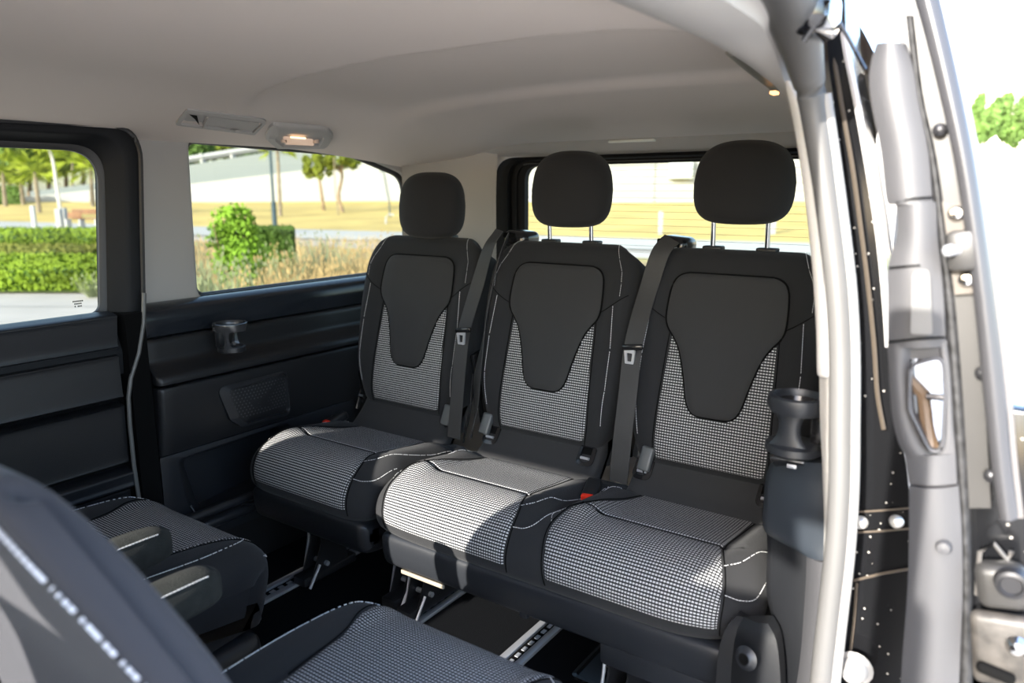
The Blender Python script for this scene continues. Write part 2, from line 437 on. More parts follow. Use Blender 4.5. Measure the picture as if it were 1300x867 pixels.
# ---- left sliding door: frame ring with window_1 and panels
ho = rpoly([tuple(at(p[0], p[1], X=-1.83)[1:]) for p in [(135, 402), (131, 187)]]+[(.0, 1.225), (.0, .82)], [.03, .07, .02, .02], 9)
fo = rpoly([tuple(at(p[0], p[1], X=-1.80)[1:]) for p in [(183, 470), (177, 160)]]+[(-.05, 1.245), (-.05, .72)], [.004, .075, .02, .004], 9)
mid = [a.lerp(b, .45) for a, b in zip(ho, fo)]; mid2 = [a.lerp(b, .6) for a, b in zip(ho, fo)]
mb = MB(); loops(mb, [yz(fo, -1.86), yz(fo, -1.800), yz(mid2, -1.795), yz(mid, -1.802), yz(grow(ho, .012), -1.825), yz(ho, -1.835), yz(ho, -1.87)])
dr = mb.mk('door_1', mat('matt_door_black', (.006, .0068, .0085), .6, spec=.25, bump=.2, bscale=700), kind='structure', ang=60)
mb = MB(); mb.tube([Vector((-1.797, p.x, p.y)) for p in fo[2:22]], .006, 6)
mb.mk('seal', RUB, dr)
mb = MB(); loops(mb, [yz(grow(ho, .004), -1.832), yz(grow(ho, -.006), -1.834), yz(grow(ho, -.010), -1.838), yz(grow(ho, -.010), -1.846)])
mb.mk('window_seal', RUB, dr)
mb = MB(); fill(mb, yz(ho, -1.842)); w1 = mb.mk('window_1', GLASS, kind='structure', smooth=False)
# small etched safety mark in the window corner, a block of dots and strokes
mb = MB()
c0 = at(93, 383, X=-1.840)
for r_ in range(3):
    for q in range(7 if r_ == 0 else 5):
        if random.random() < .8: mb.box((c0.x, c0.y+q*.0035+(0 if r_ == 0 else .003), c0.z-r_*.006), (.0004, .0024, .0034))
mb.mk('glass_mark', GAP, w1, smooth=False)
# sill ledge of the door and its three horizontal panels
def dstrip(name, top, bot, x0, x1, m):
    """pixel rows (px0,py0,px1,py1) for top and bottom edges -> world Z at X=-1.79"""
    zt = at(100, top, X=-1.79).z; zb = at(100, bot, X=-1.79).z
    sec = [(-1.812, zt+.0), (x0, zt-.006), (x0, zt-.02), (x1, zb+.02), (x1, zb+.006), (-1.812, zb)]
    return strip(name, sec, -.4, .915, m, dr, n=12, round_front=False)
dstrip('door_sill', 402, 452, -1.776, -1.784, PL2)
dstrip('door_panel', 457, 519, -1.788, -1.785, PL)
dstrip('door_panel', 524, 608, -1.785, -1.792, PL)
dstrip('door_pocket', 613, 640, -1.772, -1.775, PL2)
dstrip('door_kick_panel', 646, 800, -1.80, -1.80, PL)
mb = MB(); mb.box((-1.83, .25, .36), (.03, 1.38, .74)); mb.mk('door_core', GAP, dr, smooth=False)
mb = MB(); mb.box((-1.87, 1.0, .62), (.02, .08, 1.3)); mb.box((-1.817, .955, .42), (.096, .05, .82)); mb.box((-1.842, 1.03, .40), (.046, .09, .80)); mb.box((-1.87, .4, 1.31), (.03, 2.2, .12)); mb.box((-1.86, -.5, .6), (.03, 1.0, 1.3)); mb.mk('trim_4', GAP, kind='structure', smooth=False)  # includes dark filler boxes added to keep sun off the panel ends

# ---- rear: D pillars, header, tailgate with window_3
def xz(loop, Y): return [Vector((p.x, Y, p.y)) for p in loop]
Ry = 2.27
ro = rpoly([(-1.93, .02), (-.175, .02), (-.215, 1.36), (-1.93, 1.36)], .01, 8)
r1 = rpoly([(-1.625, .70), (-.355, .70), (-.355, 1.243), (-1.625, 1.240)], [.05, .05, .085, .085], 8)
r2 = rpoly([(-1.515, .80), (-.465, .80), (-.465, 1.214), (-1.515, 1.210)], [.03, .03, .055, .055], 8)
mb = MB(); loops(mb, [xz(ro, Ry+.02), xz(ro, Ry-.01), xz(grow(r1, .006), Ry-.012), xz(r1, Ry)]); mb.mk('wall_rear', TRIM, kind='structure', ang=60)
m1 = [a.lerp(b, .35) for a, b in zip(r1, r2)]; m2 = [a.lerp(b, .5) for a, b in zip(r1, r2)]; m3 = [a.lerp(b, .75) for a, b in zip(r1, r2)]
mb = MB(); loops(mb, [xz(r1, Ry-.005), xz(m1, Ry-.015), xz(m2, Ry-.008), xz(m2, Ry+.012), xz(m3, Ry+.012), xz(m3, Ry+.02), xz(r2, Ry+.024), xz(r2, Ry+.05)])
tg = mb.mk('door_3', mat('matt_black_plastic', (.006, .0062, .007), .7, spec=.2), kind='structure', ang=40); 
mb = MB(); mb.tube([Vector((p.x, Ry+.004, p.y)) for p in m3[14:30]], .0025, 6); mb.mk('window_seal', mat('grey_seal_line', (.06, .06, .06), .4), tg)
mb = MB(); fill(mb, xz(r2, Ry+.045)); w3 = mb.mk('window_3', GLASSR, kind='structure', smooth=False)
for i in range(17):
    z = .83+i*.0225; mb = MB(); mb.box((-.99, Ry+.042, z), (1.03, .0006, .0009)); mb.mk('heating_wire', mat('heating_wire_bronze', (.20, .15, .08), .5), w3, smooth=False)
# D pillar covers (angled, both sides), rear header
for sx in (0, 1):
    mx = (lambda X: X) if sx == 0 else (lambda X: 2*XMM-X-.02)
    mb = MB(); rows = []
    for z in [.5+.80*k/16 for k in range(17)]:
        b = .03*sm(1.1, 1.3, z)
        rows.append([Vector((mx(a[0]+b), a[1]-b, z)) for a in [(-1.86, 2.02), (-1.838, 2.06), (-1.80, 2.13), (-1.74, 2.20), (-1.68, 2.245), (-1.62, 2.262)]])
    mb.grid(rows); mb.mk('trim_%d' % (5+sx), TRIM, kind='structure')
mb = MB(); mb.grid([[Vector((x, y, z-.02*max(0, (abs(x-XM)-.62)/.25)**2)) for x in [-1.86+1.64*k/30 for k in range(31)]] for (y, z) in [(2.17, 1.296), (2.19, 1.280), (2.215, 1.262), (2.24, 1.250), (2.262, 1.243)]])
mb.mk('trim_7', TRIM, kind='structure')
# little square clip cover on the left D pillar
mb = MB(); cc = at(606, 222, Y=2.22); mb.box(cc+Vector((-.012, .018, 0)), (.022, .004, .022), .002, rot=Matrix.Rotation(radians(35), 3, 'Z')); setp(mb.mk('clip_cover', TRIM), 'small square light grey clip cover on the pillar behind the single seat', 'cover')

# ---- headliner fittings
def frame_on_ceil(px, py):
    p = on_ceil(px, py); e = .004
    dzx = (ceil_z(p.x+e, p.y)-ceil_z(p.x-e, p.y))/(2*e); dzy = (ceil_z(p.x, p.y+e)-ceil_z(p.x, p.y-e))/(2*e)
    nrm = Vector((dzx, dzy, -1)).normalized()                     # points down into the cabin
    return p, nrm
def ceil_loop(pix, off):
    o = []
    for p in pix:
        q = on_ceil(p.x, p.y); o.append(q-Vector((0, 0, off)))
    return o
a = rpoly([(221, 157), (237, 137), (342, 151), (323, 170)], [3, 5, 5, 3], 4)
ai = rpoly([(228, 155), (239, 141), (335, 153.5), (321, 166.5)], [2, 3, 3, 2], 4)
vp = empty('overhead_vent', on_ceil(280, 154), 'long light grey hook and vent panel set in the headliner above the quarter window', 'panel')
mb = MB(); loops(mb, [ceil_loop(a, -.004), ceil_loop(a, .004), ceil_loop(ai, .006), ceil_loop(ai, -.002)]); fill(mb, ceil_loop(ai, .0002)); mb.mk('surround', TRIM, vp)
mb = MB(); l_ = rpoly([(262, 146), (330, 155), (320, 165), (256, 157)], 1.5, 3); loops(mb, [ceil_loop(l_, -.001), ceil_loop(l_, .003)]); fill(mb, ceil_loop(l_, .0035)); mb.mk('cover_plate', TRIM, vp)
for P_ in ([(258, 158), (263, 146)], [(292, 161), (297, 163), (303, 162)]):
    mb = MB(); mb.tube([p-Vector((0, 0, .007)) for p in ceil_loop([Vector(q) for q in P_], 0)], .0026, 6); mb.mk('hook', TRIM, vp)
mb = MB(); l_ = [Vector(q) for q in [(240, 143), (250, 144.5), (253, 157), (247, 149)]]; fill(mb, ceil_loop(l_, .004)); mb.mk('recess', GAP, vp)
a = rpoly([(336, 172), (343, 154), (416, 160), (424, 170), (415, 184), (350, 184)], [5, 13, 13, 6, 6, 5], 6)
cA = sum(a, Vector((0, 0)))/len(a)
def scl(l, k): return [cA+(p-cA)*k for p in l]
rl = empty('reading_lamp', on_ceil(380, 170), 'oval light grey reading lamp with lit bulb on the headliner above the quarter window', 'lamp')
mb = MB(); loops(mb, [ceil_loop(a, -.004), ceil_loop(a, .008), ceil_loop(scl(a, .93), .014), ceil_loop(scl(a, .72), .015), ceil_loop(scl(a, .68), .009)]); fill(mb, ceil_loop(scl(a, .69), .009)); mb.mk('housing', TRIM, rl)
mb = MB(); l_ = rpoly([(358, 167), (397, 171), (399, 180), (362, 178)], 2, 3); fill(mb, ceil_loop(l_, .012)); mb.mk('lens', mat('lamp_lens', (.6, .5, .45), .2, emit=(1, .6, .4, .12)), rl)
mb = MB(); l_ = rpoly([(368, 165), (388, 167), (388, 169.5), (368, 167.5)], 1, 3); fill(mb, ceil_loop(l_, .0165)); mb.mk('bulb', mat('lamp_glow', (1, .8, .6), .3, emit=(1, .62, .35, .9)), rl)
for q in ((360, 173), (401, 174)):
    mb = MB(); p = on_ceil(*q); mb.cyl(p-Vector((0, 0, .018)), p-Vector((0, 0, .006)), .009, 14); mb.mk('button', mat('warm_button', (.55, .42, .34), .3), rl)
# rear dome lamp on the header
mb = MB(); p = at(803, 179, Y=2.20); mb.box(p, (.16, .03, .008), .004); setp(mb.mk('dome_lamp', mat('dome_lens', (.75, .78, .72), .3)), 'slim pale dome lamp in the header above the rear window', 'lamp')
# =================================================================== RIGHT DOOR OPENING
def band(name, rows, m, parent=None, kind=None, depth=.04, bulge=.0, nx=8, sub=5):
    """rows: (pxL, pxR, py, Y) -> a real strip whose face stands at Y, 'depth' deep"""
    A = crom([at(r[0], r[2], Y=r[3]) for r in rows], sub); B = crom([at(r[1], r[2], Y=r[3]) for r in rows], sub)
    R = []
    for a, b in zip(A, B):
        r = [a.lerp(b, k/nx)-Vector((0, bulge*sin(pi*k/nx), 0)) for k in range(nx+1)]
        R.append([r[0]+Vector((0, depth, 0))]+r+[r[-1]+Vector((0, depth, 0))])
    mb = MB(); mb.grid(R, close=True); fill(mb, R[0]); fill(mb, R[-1])
    return mb.mk(name, m, parent, kind=kind, ang=45)
# header trim over the opening, curving down into the C pillar
def hx(y): return -.30
def lp(pts): return crom(pts, 6)
inner = [(x, y, ceil_z(x, y)+.002) for x, y in [(-.45, -1.25), (-.45, -.2), (-.43, .3), (-.405, .75), (-.385, .95), (-.36, 1.15), (-.33, 1.35)]]
edge = [(-.335, -1.25, 1.345), (-.335, -.2, 1.345), (-.33, .3, 1.345), tuple(at(935, 4, Y=.80)), tuple(at(975, 45, Y=.97)), tuple(at(996, 100, Y=1.09)), tuple(at(1004, 140, Y=1.13))]
A = crom([Vector(p) for p in inner], 8); B = crom([Vector(p) for p in edge], 8)
mb = MB(); R = []
for a, b in zip(A, B):
    R.append([a.lerp(b, t)+Vector((0, 0, -.018*sin(pi*t)-.004)) for t in [k/8 for k in range(9)]]+[b+Vector((.02, 0, .03))])
mb.grid(R); mb.mk('trim_8', TRIM, kind='structure')
# dark lens and amber light of the side roof grab panel
mb = MB(); mb.tube([at(*p) for p in []] or [at(930, 66, Y=1.12), at(955, 88, Y=1.25), at(985, 112, Y=1.45)], .011, 8, flat=.5); gh = mb.mk('grab_handle', mat('handle_grey', (.17, .16, .14), .5)); setp(gh, 'slim dark grey grab handle under the roof edge by the right door opening', 'handle')
mb = MB(); mb.box(at(983, 118, Y=1.38), (.012, .02, .006), .002); lmp = mb.mk('marker_lamp', mat('amber_glow', (1, .5, .2), .4, emit=(1, .45, .15, 1.5)), gh)
# white C pillar trim
band('trim_9', [(996, 1012, 104, 1.10), (1006, 1030, 150, 1.115), (1016, 1040, 210, 1.12), (1025, 1050, 280, 1.12), (1032, 1058, 350, 1.12), (1036, 1062, 420, 1.12), (1037, 1062, 470, 1.12), (1040, 1062, 478, 1.125)], mat('white_pillar_trim', (.78, .76, .74), .6, bump=.1, bscale=800), kind='structure', depth=.06, bulge=.012)
# lower C pillar trim, light grey running down beside the console
band('trim_10', [(1040, 1064, 476, 1.125), (1041, 1066, 530, 1.12), (1044, 1066, 600, 1.11), (1046, 1066, 680, 1.10), (1042, 1060, 760, 1.09), (1036, 1052, 840, 1.08), (1030, 1048, 900, 1.07)], TRIM, kind='structure', depth=.05, bulge=.008)
# weather strip: rubber bulb round the opening (grey), two-lobed
ws = [(985, -60, .80), (1003, 0, .93), (1018, 60, 1.02), (1030, 120, 1.07), (1042, 200, 1.075), (1054, 290, 1.075), (1063, 370, 1.075), (1067, 450, 1.075), (1067, 540, 1.07), (1066, 620, 1.065), (1061, 700, 1.06), (1052, 780, 1.055), (1043, 860, 1.05), (1038, 920, 1.05)]
mb = MB(); P_ = [Vector(q) for q in [(-.29, -1, 1.37), (-.29, 0, 1.37), (-.285, .6, 1.37)]]+crom([at(a_, b_, Y=y_) for a_, b_, y_ in ws], 5); mb.tube(P_, lambda t: lerp([(0, .03), (3/len(P_), .034), (10/len(P_), .030), (18/len(P_), .019), (25/len(P_), .0155), (1, .0155)], t), 12); t11 = mb.mk('trim_11', RUBG, kind='structure')
mb = MB(); mb.tube(crom([at(a_+17, b_, Y=y_+.004) for a_, b_, y_ in ws[3:]], 5), .0085, 10); mb.mk('seal_lip', mat('pale_sunlit_rubber', (.26, .25, .235), .5), t11)  # sun on the lower seal is put into this pale colour
# black flange of the body between seal and gap
fl = band('trim_12', [(1046, 1072, -10, 1.09), (1050, 1076, 60, 1.10), (1058, 1090, 130, 1.11), (1066, 1104, 210, 1.12), (1074, 1118, 300, 1.12), (1081, 1128, 400, 1.12), (1084, 1132, 500, 1.12), (1084, 1150, 590, 1.12), (1082, 1158, 680, 1.12), (1076, 1156, 780, 1.12), (1068, 1150, 900, 1.12)], DUST, kind='structure', depth=.10, bulge=.0)
mb = MB(); mb.tube(crom([at(a_, b_, Y=1.105) for a_, b_ in [(1054, 40), (1068, 130), (1082, 210), (1093, 290), (1103, 370), (1110, 440), (1114, 500), (1122, 545)]], 5), .0032, 6); mb.mk('sealer_bead', mat('brown_sealer', (.05, .038, .026), .7), fl)
mb = MB(); mb.tube(crom([at(a_, b_, Y=1.10) for a_, b_ in [(1066, -10), (1074, 60), (1088, 130), (1102, 210), (1116, 300), (1124, 380), (1128, 440)]], 5), .0045, 6); mb.mk('flange_fold', mat('pale_paint_edge', (.45, .43, .42), .4), fl)
for q in ((1093, 663), (1138, 662)):
    mb = MB(); p = at(q[0], q[1], Y=1.115); mb.lathe(p, [(0, .010), (.006, .009), (.009, .004), (.010, 0)], 16, axis=(0, -1, 0)); mb.mk('bolt', mat('bright_bolt', (.85, .84, .80), .3, metal=.7), fl)
for yy in (650, 676):
    mb = MB(); mb.tube([at(1086, yy, Y=1.116), at(1120, yy-2, Y=1.116), at(1155, yy-5, Y=1.116)], .0016, 5); mb.mk('crease', mat('warm_crease', (.07, .055, .04), .4), fl)
mb = MB(); mb.tube([at(1084, 737, Y=1.114), at(1120, 728, Y=1.114), at(1155, 722, Y=1.114)], .002, 5); mb.tube([at(1088, 740, Y=1.114), at(1084, 790, Y=1.114), at(1078, 840, Y=1.114)], .002, 5); mb.mk('crease', MATS['warm_crease'], fl)
mb = MB(); p = at(1084, 850, Y=1.09); mb.lathe(p, [(0, .02), (.012, .018), (.018, .010), (.020, 0), (.026, -.004)], 18, axis=(0, -1, 0)); setp(mb.mk('striker_cap', mat('glossy_pale_cap', (.25, .24, .23), .2), fl), 'shiny pale round striker cap')
# glossy outer skin of the body side running back from the flange
def skinx(z): return slerp([(.0, -.165), (.5, -.155), (.95, -.145), (1.15, -.165), (1.30, -.205), (1.38, -.25)], z)
for nm_, z0, z1, y0, y1 in (('body_skin', -.1, .82, 1.215, 2.40), ('body_skin', 1.27, 1.42, 1.215, 2.40)):
    mb = MB(); mb.grid([[Vector((skinx(z0+(z1-z0)*i/16)+.004, y, z0+(z1-z0)*i/16)) for y in (y0, 1.5, 1.8, 2.1, y1)] for i in range(17)]); mb.mk(nm_, PAINT, fl)
# roof corner: black blob of the door rail end
mb = MB(); mb.box(at(1022, 18, Y=.98)+Vector((.012, 0, .0)), (.045, .1, .06), .02, seg=4); mb.tube([at(1020, 52, Y=.94), at(1032, 35, Y=.94), at(1046, 18, Y=.94), at(1052, 0, Y=.94)], .0035, 8); mb.tube([at(1052, 5, Y=1.0), at(1075, 45, Y=1.02), at(1098, 88, Y=1.04)], .0025, 6)
mb.mk('trim_13', PAINT, kind='structure')

# ---- open sliding door (door_2): front edge seen end-on
YD = .985
panel_rows = [(1112, 1150, 55, YD), (1104, 1160, 90, YD), (1106, 1166, 130, YD), (1118, 1178, 190, YD), (1126, 1184, 256, YD), (1137, 1188, 258, YD), (1138, 1190, 300, YD), (1128, 1194, 335, YD), (1127, 1198, 380, YD), (1127, 1201, 440, YD)]
d2 = band('door_2', panel_rows, DOORG, kind='structure', depth=.05, bulge=.010)
band('grip_surround', [(1127, 1158, 436, YD), (1128, 1155, 470, YD), (1130, 1157, 500, YD), (1133, 1161, 530, YD), (1140, 1172, 560, YD), (1150, 1188, 580, YD)], DOORG, d2, depth=.05, bulge=.006)
band('grip_surround', [(1190, 1202, 436, YD), (1196, 1206, 470, YD), (1198, 1208, 500, YD), (1198, 1210, 540, YD), (1192, 1212, 566, YD), (1182, 1213, 580, YD)], DOORG, d2, depth=.05, bulge=.002)
band('grip_surround', [(1127, 1202, 433, YD), (1127, 1202, 446, YD), (1130, 1200, 456, YD)], DOORG, d2, depth=.05, bulge=.0)
band('grip_surround', [(1148, 1213, 576, YD), (1151, 1214, 596, YD), (1154, 1215, 614, YD)], DOORG, d2, depth=.05, bulge=.008)
# rim and interior of the grip opening
gl_ = rpoly([(1155, 464), (1197, 452), (1200, 500), (1196, 575), (1180, 572), (1154, 520)], [14, 12, 20, 10, 14, 22], 5)
mb = MB(); loops(mb, [[at(p.x, p.y, Y=YD-.010) for p in scl_] for scl_ in [gl_]]+[[at(p.x, p.y, Y=YD-.010)+Vector((0, .035, 0)) for p in gl_]]); 
mb.tube([at(p.x, p.y, Y=YD-.010) for p in gl_]+[at(gl_[0].x, gl_[0].y, Y=YD-.010)], .0022, 6)
mb.mk('grip_rim', DOORG, d2)
mb = MB(); mb.tube([at(1150, 478, Y=YD+.02), at(1172, 500, Y=YD+.025), at(1176, 540, Y=YD+.02), at(1186, 572, Y=YD+.01)], .008, 8); mb.mk('grip_inner', mat('tan_grip_inner', (.12, .08, .05), .5), d2)
mb = MB(); mb.tube([at(1176, 503, Y=YD+.01), at(1200, 505, Y=YD+.01)], .004, 8); mb.mk('latch_rod', STEEL, d2)
mb = MB(); q_ = rpoly([(1158, 346), (1180, 338), (1184, 425), (1156, 424)], [8, 10, 4, 4], 4)
loops(mb, [[at(p.x, p.y, Y=YD-.012) for p in q_], [at(p.x, p.y, Y=YD-.018) for p in q_]]); fill(mb, [at(p.x, p.y, Y=YD-.019) for p in q_]); mb.mk('inner_handle', mat('pale_handle_grey', (.12, .12, .12), .3), d2)
mb = MB()
mb.tube([at(1138, 257, Y=YD-.006), at(1160, 252, Y=YD-.012), at(1184, 250, Y=YD-.006)], .0012, 5); mb.tube([at(1128, 340, Y=YD-.006), at(1150, 338, Y=YD-.012), at(1168, 337, Y=YD-.01)], .0012, 5); mb.tube([at(1128, 434, Y=YD-.006), at(1165, 430, Y=YD-.013), at(1200, 428, Y=YD-.006)], .0014, 5)
mb.mk('panel_seam', GAP, d2)
band('lower_panel', [(1154, 1217, 617, YD), (1154, 1221, 680, YD), (1152, 1222, 750, YD), (1146, 1219, 830, YD), (1142, 1216, 900, YD)], DOORG, d2, depth=.05, bulge=.010)
mb = MB(); p = at(1198, 695, Y=YD-.012); mb.lathe(p, [(0, .006), (.007, .005), (.009, .001), (.009, -.004)], 14, axis=(0, -1, 0)); mb.mk('trim_plug', DOORG, d2)
# dark seam strip, perforated dusty rubber
band('door_seal', [(1150, 1160, 20, YD+.01), (1162, 1172, 120, YD+.01), (1178, 1189, 200, YD+.01), (1190, 1203, 300, YD+.01), (1200, 1214, 400, YD+.01), (1207, 1222, 500, YD+.01), (1214, 1228, 600, YD+.01), (1220, 1232, 700, YD+.01), (1218, 1234, 900, YD+.01)], mat('dusty_black_rubber', (.015, .015, .016), .6, var=.8, vscale=90), d2, depth=.03, bulge=.004)
# painted inner frame
band('door_frame', [(1124, 1160, -20, YD+.012), (1138, 1172, 30, YD+.012), (1152, 1190, 100, YD+.012), (1170, 1207, 180, YD+.012), (1182, 1222, 255, YD+.012), (1196, 1234, 340, YD+.012), (1206, 1244, 440, YD+.012), (1213, 1252, 540, YD+.012), (1220, 1258, 645, YD+.012)], METG, d2, depth=.035, bulge=.0)
band('door_edge_rail', [(1156, 1188, -20, YD-.012), (1170, 1200, 30, YD-.012), (1190, 1218, 110, YD-.012), (1210, 1236, 200, YD-.012), (1224, 1250, 290, YD-.012), (1237, 1263, 390, YD-.012), (1248, 1276, 500, YD-.012), (1258, 1284, 590, YD-.012), (1268, 1292, 658, YD-.012)], mat('silver_grey_edge', (.05, .05, .054), .3), d2, depth=.045, bulge=.010)
band('door_outer_skin', [(1188, 1193, -20, YD+.01), (1200, 1206, 30, YD+.01), (1218, 1225, 110, YD+.01), (1236, 1243, 200, YD+.01), (1250, 1257, 290, YD+.01), (1263, 1271, 390, YD+.01), (1276, 1284, 500, YD+.01), (1284, 1292, 590, YD+.01), (1292, 1300, 658, YD+.01)], mat('grey_skin_edge', (.10, .095, .095), .35), d2, depth=.03, bulge=.0)
# latch plate, wedge, bolts
mb = MB()
pl_ = [at(p[0], p[1], Y=YD) for p in [(1196, 256), (1228, 258), (1246, 372), (1212, 374)]]
mb.add(pl_+[p+Vector((0, .01, 0)) for p in pl_], [(0, 1, 2, 3), (0, 4, 5, 1), (1, 5, 6, 2), (2, 6, 7, 3), (3, 7, 4, 0)]); lp_ = mb.mk('hinge_plate', mat('rusty_plate', (.06, .05, .04), .5, var=.3, vscale=40), d2, smooth=False)
mb = MB(); mb.box(at(1222, 318, Y=YD-.012), (.030, .02, .045), .006, rot=Matrix.Rotation(radians(-8), 3, 'Y')); mb.mk('wedge', METG, lp_)
mb = MB(); mb.cyl(at(1204, 318, Y=YD-.035), at(1216, 318, Y=YD-.018), .0055, 14); mb.lathe(at(1204, 318, Y=YD-.035), [(0, .004), (.006, .002), (.007, -.003), (.005, -.006)], 14, axis=(-.4, -1, 0)); mb.mk('pin', ALU, lp_)
for q in ((1214, 271), (1227, 355)):
    mb = MB(); mb.lathe(at(q[0], q[1], Y=YD-.004), [(0, .005), (.006, .0045), (.0085, 0)], 12, axis=(0, -1, 0)); mb.mk('bolt', CHR, lp_)
for q in ((1193, 165), (1247, 474), (1258, 604)):
    mb = MB(); mb.lathe(at(q[0], q[1], Y=YD+.004), [(0, .006), (.005, .0055), (.0075, .003), (.008, -.004)], 14, axis=(0, -1, 0)); mb.mk('rivet', STEEL, d2)
# lower latch hardware
mb = MB(); mb.box(at(1262, 720, Y=YD+.06)+Vector((0, 0, 0)), (.10, .05, .42), .004)
mb.box(at(1262, 900, Y=YD+.06), (.10, .05, .22), .004); mb.mk('latch_housing', DUST, d2)
mb = MB(); mb.box(at(1272, 742, Y=YD-.01), (.052, .03, .055), .012, rot=Matrix.Rotation(radians(-12), 3, 'Y'), seg=3); mb.mk('latch_bracket', METG, d2)
mb = MB(); mb.lathe(at(1284, 742, Y=YD-.035), [(0, .002), (.010, .002), (.012, .005), (.016, .004), (.018, -.006)], 18, axis=(0, -1, 0)); mb.mk('roller', STEEL, d2)
mb = MB(); mb.box(at(1276, 825, Y=YD-.02), (.068, .02, .09), .016, rot=Matrix.Rotation(radians(-8), 3, 'Y'), seg=3); lb = mb.mk('latch_plate', mat('dirty_zinc', (.040, .036, .032), .5, var=.5, vscale=50, bump=.3, bscale=90), d2)
mb = MB(); mb.box(at(1264, 854, Y=YD-.034), (.040, .012, .014), .006, rot=Matrix.Rotation(radians(8), 3, 'Y'), seg=3); mb.mk('slot', GAP, lb)
mb = MB(); mb.lathe(at(1291, 822, Y=YD-.034), [(0, .006), (.007, .005), (.010, 0), (.012, -.003)], 14, axis=(0, -1, 0)); mb.mk('bolt', CHR, lb)
mb = MB(); mb.tube([at(*p, Y=YD-.01) for p in [(1240, 755), (1244, 700), (1262, 690), (1280, 712), (1284, 700)]], .0028, 6); mb.mk('wire', mat('grimy_wire', (.08, .075, .07), .5), d2)

# ---- right hand console beside the bench: armrest top, blue-lit face, lower panels
def plateP(name, pts, Y, depth, m, parent, bul=.0, r=None, kind=None, ys=None):
    q = rpoly(pts, r or 4, 4); f = [at(p.x, p.y, Y=Y) for p in q]
    mb = MB(); c = sum(f, Vector((0, 0, 0)))/len(f)
    loops(mb, [[p+Vector((0, depth, 0)) for p in f], [p+Vector((0, .006, 0)) for p in f], [c+(p-c)*.97 for p in f], [c+(p-c)*.5-Vector((0, bul, 0)) for p in f]]); fill(mb, [c+(p-c)*.5-Vector((0, bul, 0)) for p in f])
    return mb.mk(name, m, parent, kind=kind, ang=50)
# body of the console as lofted columns (rounded front)
def column(name, rows, m, parent, dy=.10):
    """rows: (pxL, pxR, py, Y): front rounded column running back dy"""
    R = []
    for r in crom([(a, b, 0) for a, b, c, d in rows], 4): pass
    A = crom([at(r[0], r[2], Y=r[3]) for r in rows], 4); B = crom([at(r[1], r[2], Y=r[3]) for r in rows], 4)
    for a, b in zip(A, B):
        row = [a+Vector((.0, dy, 0))]
        for k in range(9):
            t = k/8; row.append(a.lerp(b, t)+Vector((0, .05*(1-t)**2, 0)))
        row.append(b+Vector((0, dy, 0))); R.append(row)
    mb = MB(); mb.grid(R, close=True); fill(mb, R[0]); fill(mb, R[-1]); return mb.mk(name, m, parent, ang=50)
cs = column('console_panel', [(975, 1046, 588, 1.14), (962, 1046, 612, 1.14), (958, 1047, 650, 1.13), (960, 1048, 690, 1.13), (1000, 1048, 712, 1.125)], mat('blue_lit_black_plastic', (.022, .027, .034), .35, bump=.15, bscale=800), WR)  # blue light on this face is put into the plastic's colour
column('console_lower_panel', [(961, 1047, 668, 1.15), (963, 1047, 715, 1.145), (962, 1046, 770, 1.14), (975, 1042, 830, 1.13), (985, 1040, 900, 1.12)], PL, WR)
column('console_edge_panel', [(1010, 1048, 714, 1.118), (1008, 1047, 760, 1.115), (1002, 1042, 830, 1.11), (996, 1038, 900, 1.10)], DOORG, WR, dy=.05)
mb = MB(); mb.box((-.29, 1.30, .04), (.15, .30, .20), .02); mb.mk('wheel_arch_cover', PL, WR)
p = at(946, 836, Y=1.10); mb = MB(); mb.lathe(p, [(.009, .006), (.011, .006), (.014, .002), (.020, -.002)], 20, axis=(-.3, -1, .2)); mb.mk('screw_cup', PL2, WR); column('foot_panel', [(928, 975, 792, 1.14), (912, 985, 812, 1.125), (903, 990, 850, 1.115), (900, 992, 905, 1.11)], PL, WR, dy=.03)
mb = MB(); mb.lathe(p, [(.010, .003), (0, .002)], 16, axis=(-.3, -1, .2)); mb.mk('screw_hole', GAP, WR)
mb = MB(); mb.box(at(1003, 588, Y=1.17), (.055, .06, .012), .004, rot=Matrix.Rotation(radians(-35), 3, 'X')); b_ = mb.mk('holder_bracket', PLG, WR)
mb = MB(); mb.box(at(1005, 592, Y=1.13), (.014, .004, .006), .001); mb.mk('clip', ALU, b_)

# =================================================================== CUP HOLDERS
def cup_holder(c, R, H, label, wallx, s=1):
    e = empty('cup_holder', c, label, 'cup holder')
    c = Vector(c)
    mb = MB(); mb.lathe(c+Vector((0, 0, H)), [(R*.86, -.014), (R*.98, -.018), (R*1.03, -.006), (R*1.0, .002), (R*.93, .003), (R*.86, -.004), (R*.86, -.014)], 32); mb.mk('rim', mat('satin_black_plastic', (.03, .031, .034), .22), e)
    mb = MB(); mb.lathe(c, [(0, .004), (R*.62, .006), (R*.70, .012), (R*.80, .010), (R*.80, -.002), (R*.6, -.006), (0, -.006)], 28); mb.mk('base_ring', PL2, e)
    for an in (-1.9, 1.25):
        d = Vector((cos(an+s), sin(an+s), 0)); t = Vector((-d.y, d.x, 0))
        mb = MB(); rows = []
        for k in range(9):
            q = k/8; r = R*(.72+.24*q); wd = R*(.34-.22*sin(pi*q)); z = .004+(H-.012)*q
            rows.append([c+d*r+t*wd+Vector((0, 0, z)), c+d*(r+.003)+Vector((0, 0, z)), c+d*r-t*wd+Vector((0, 0, z)), c+d*(r-.005)+Vector((0, 0, z))])
        mb.grid(rows, close=True); mb.mk('strut', MATS['satin_black_plastic'], e)
    mb = MB(); mb.box(c+Vector((wallx*R, 0, H*.42)), (R*.5, R*.7, H*.8), .006); mb.mk('mount', PL2, e)
    return e
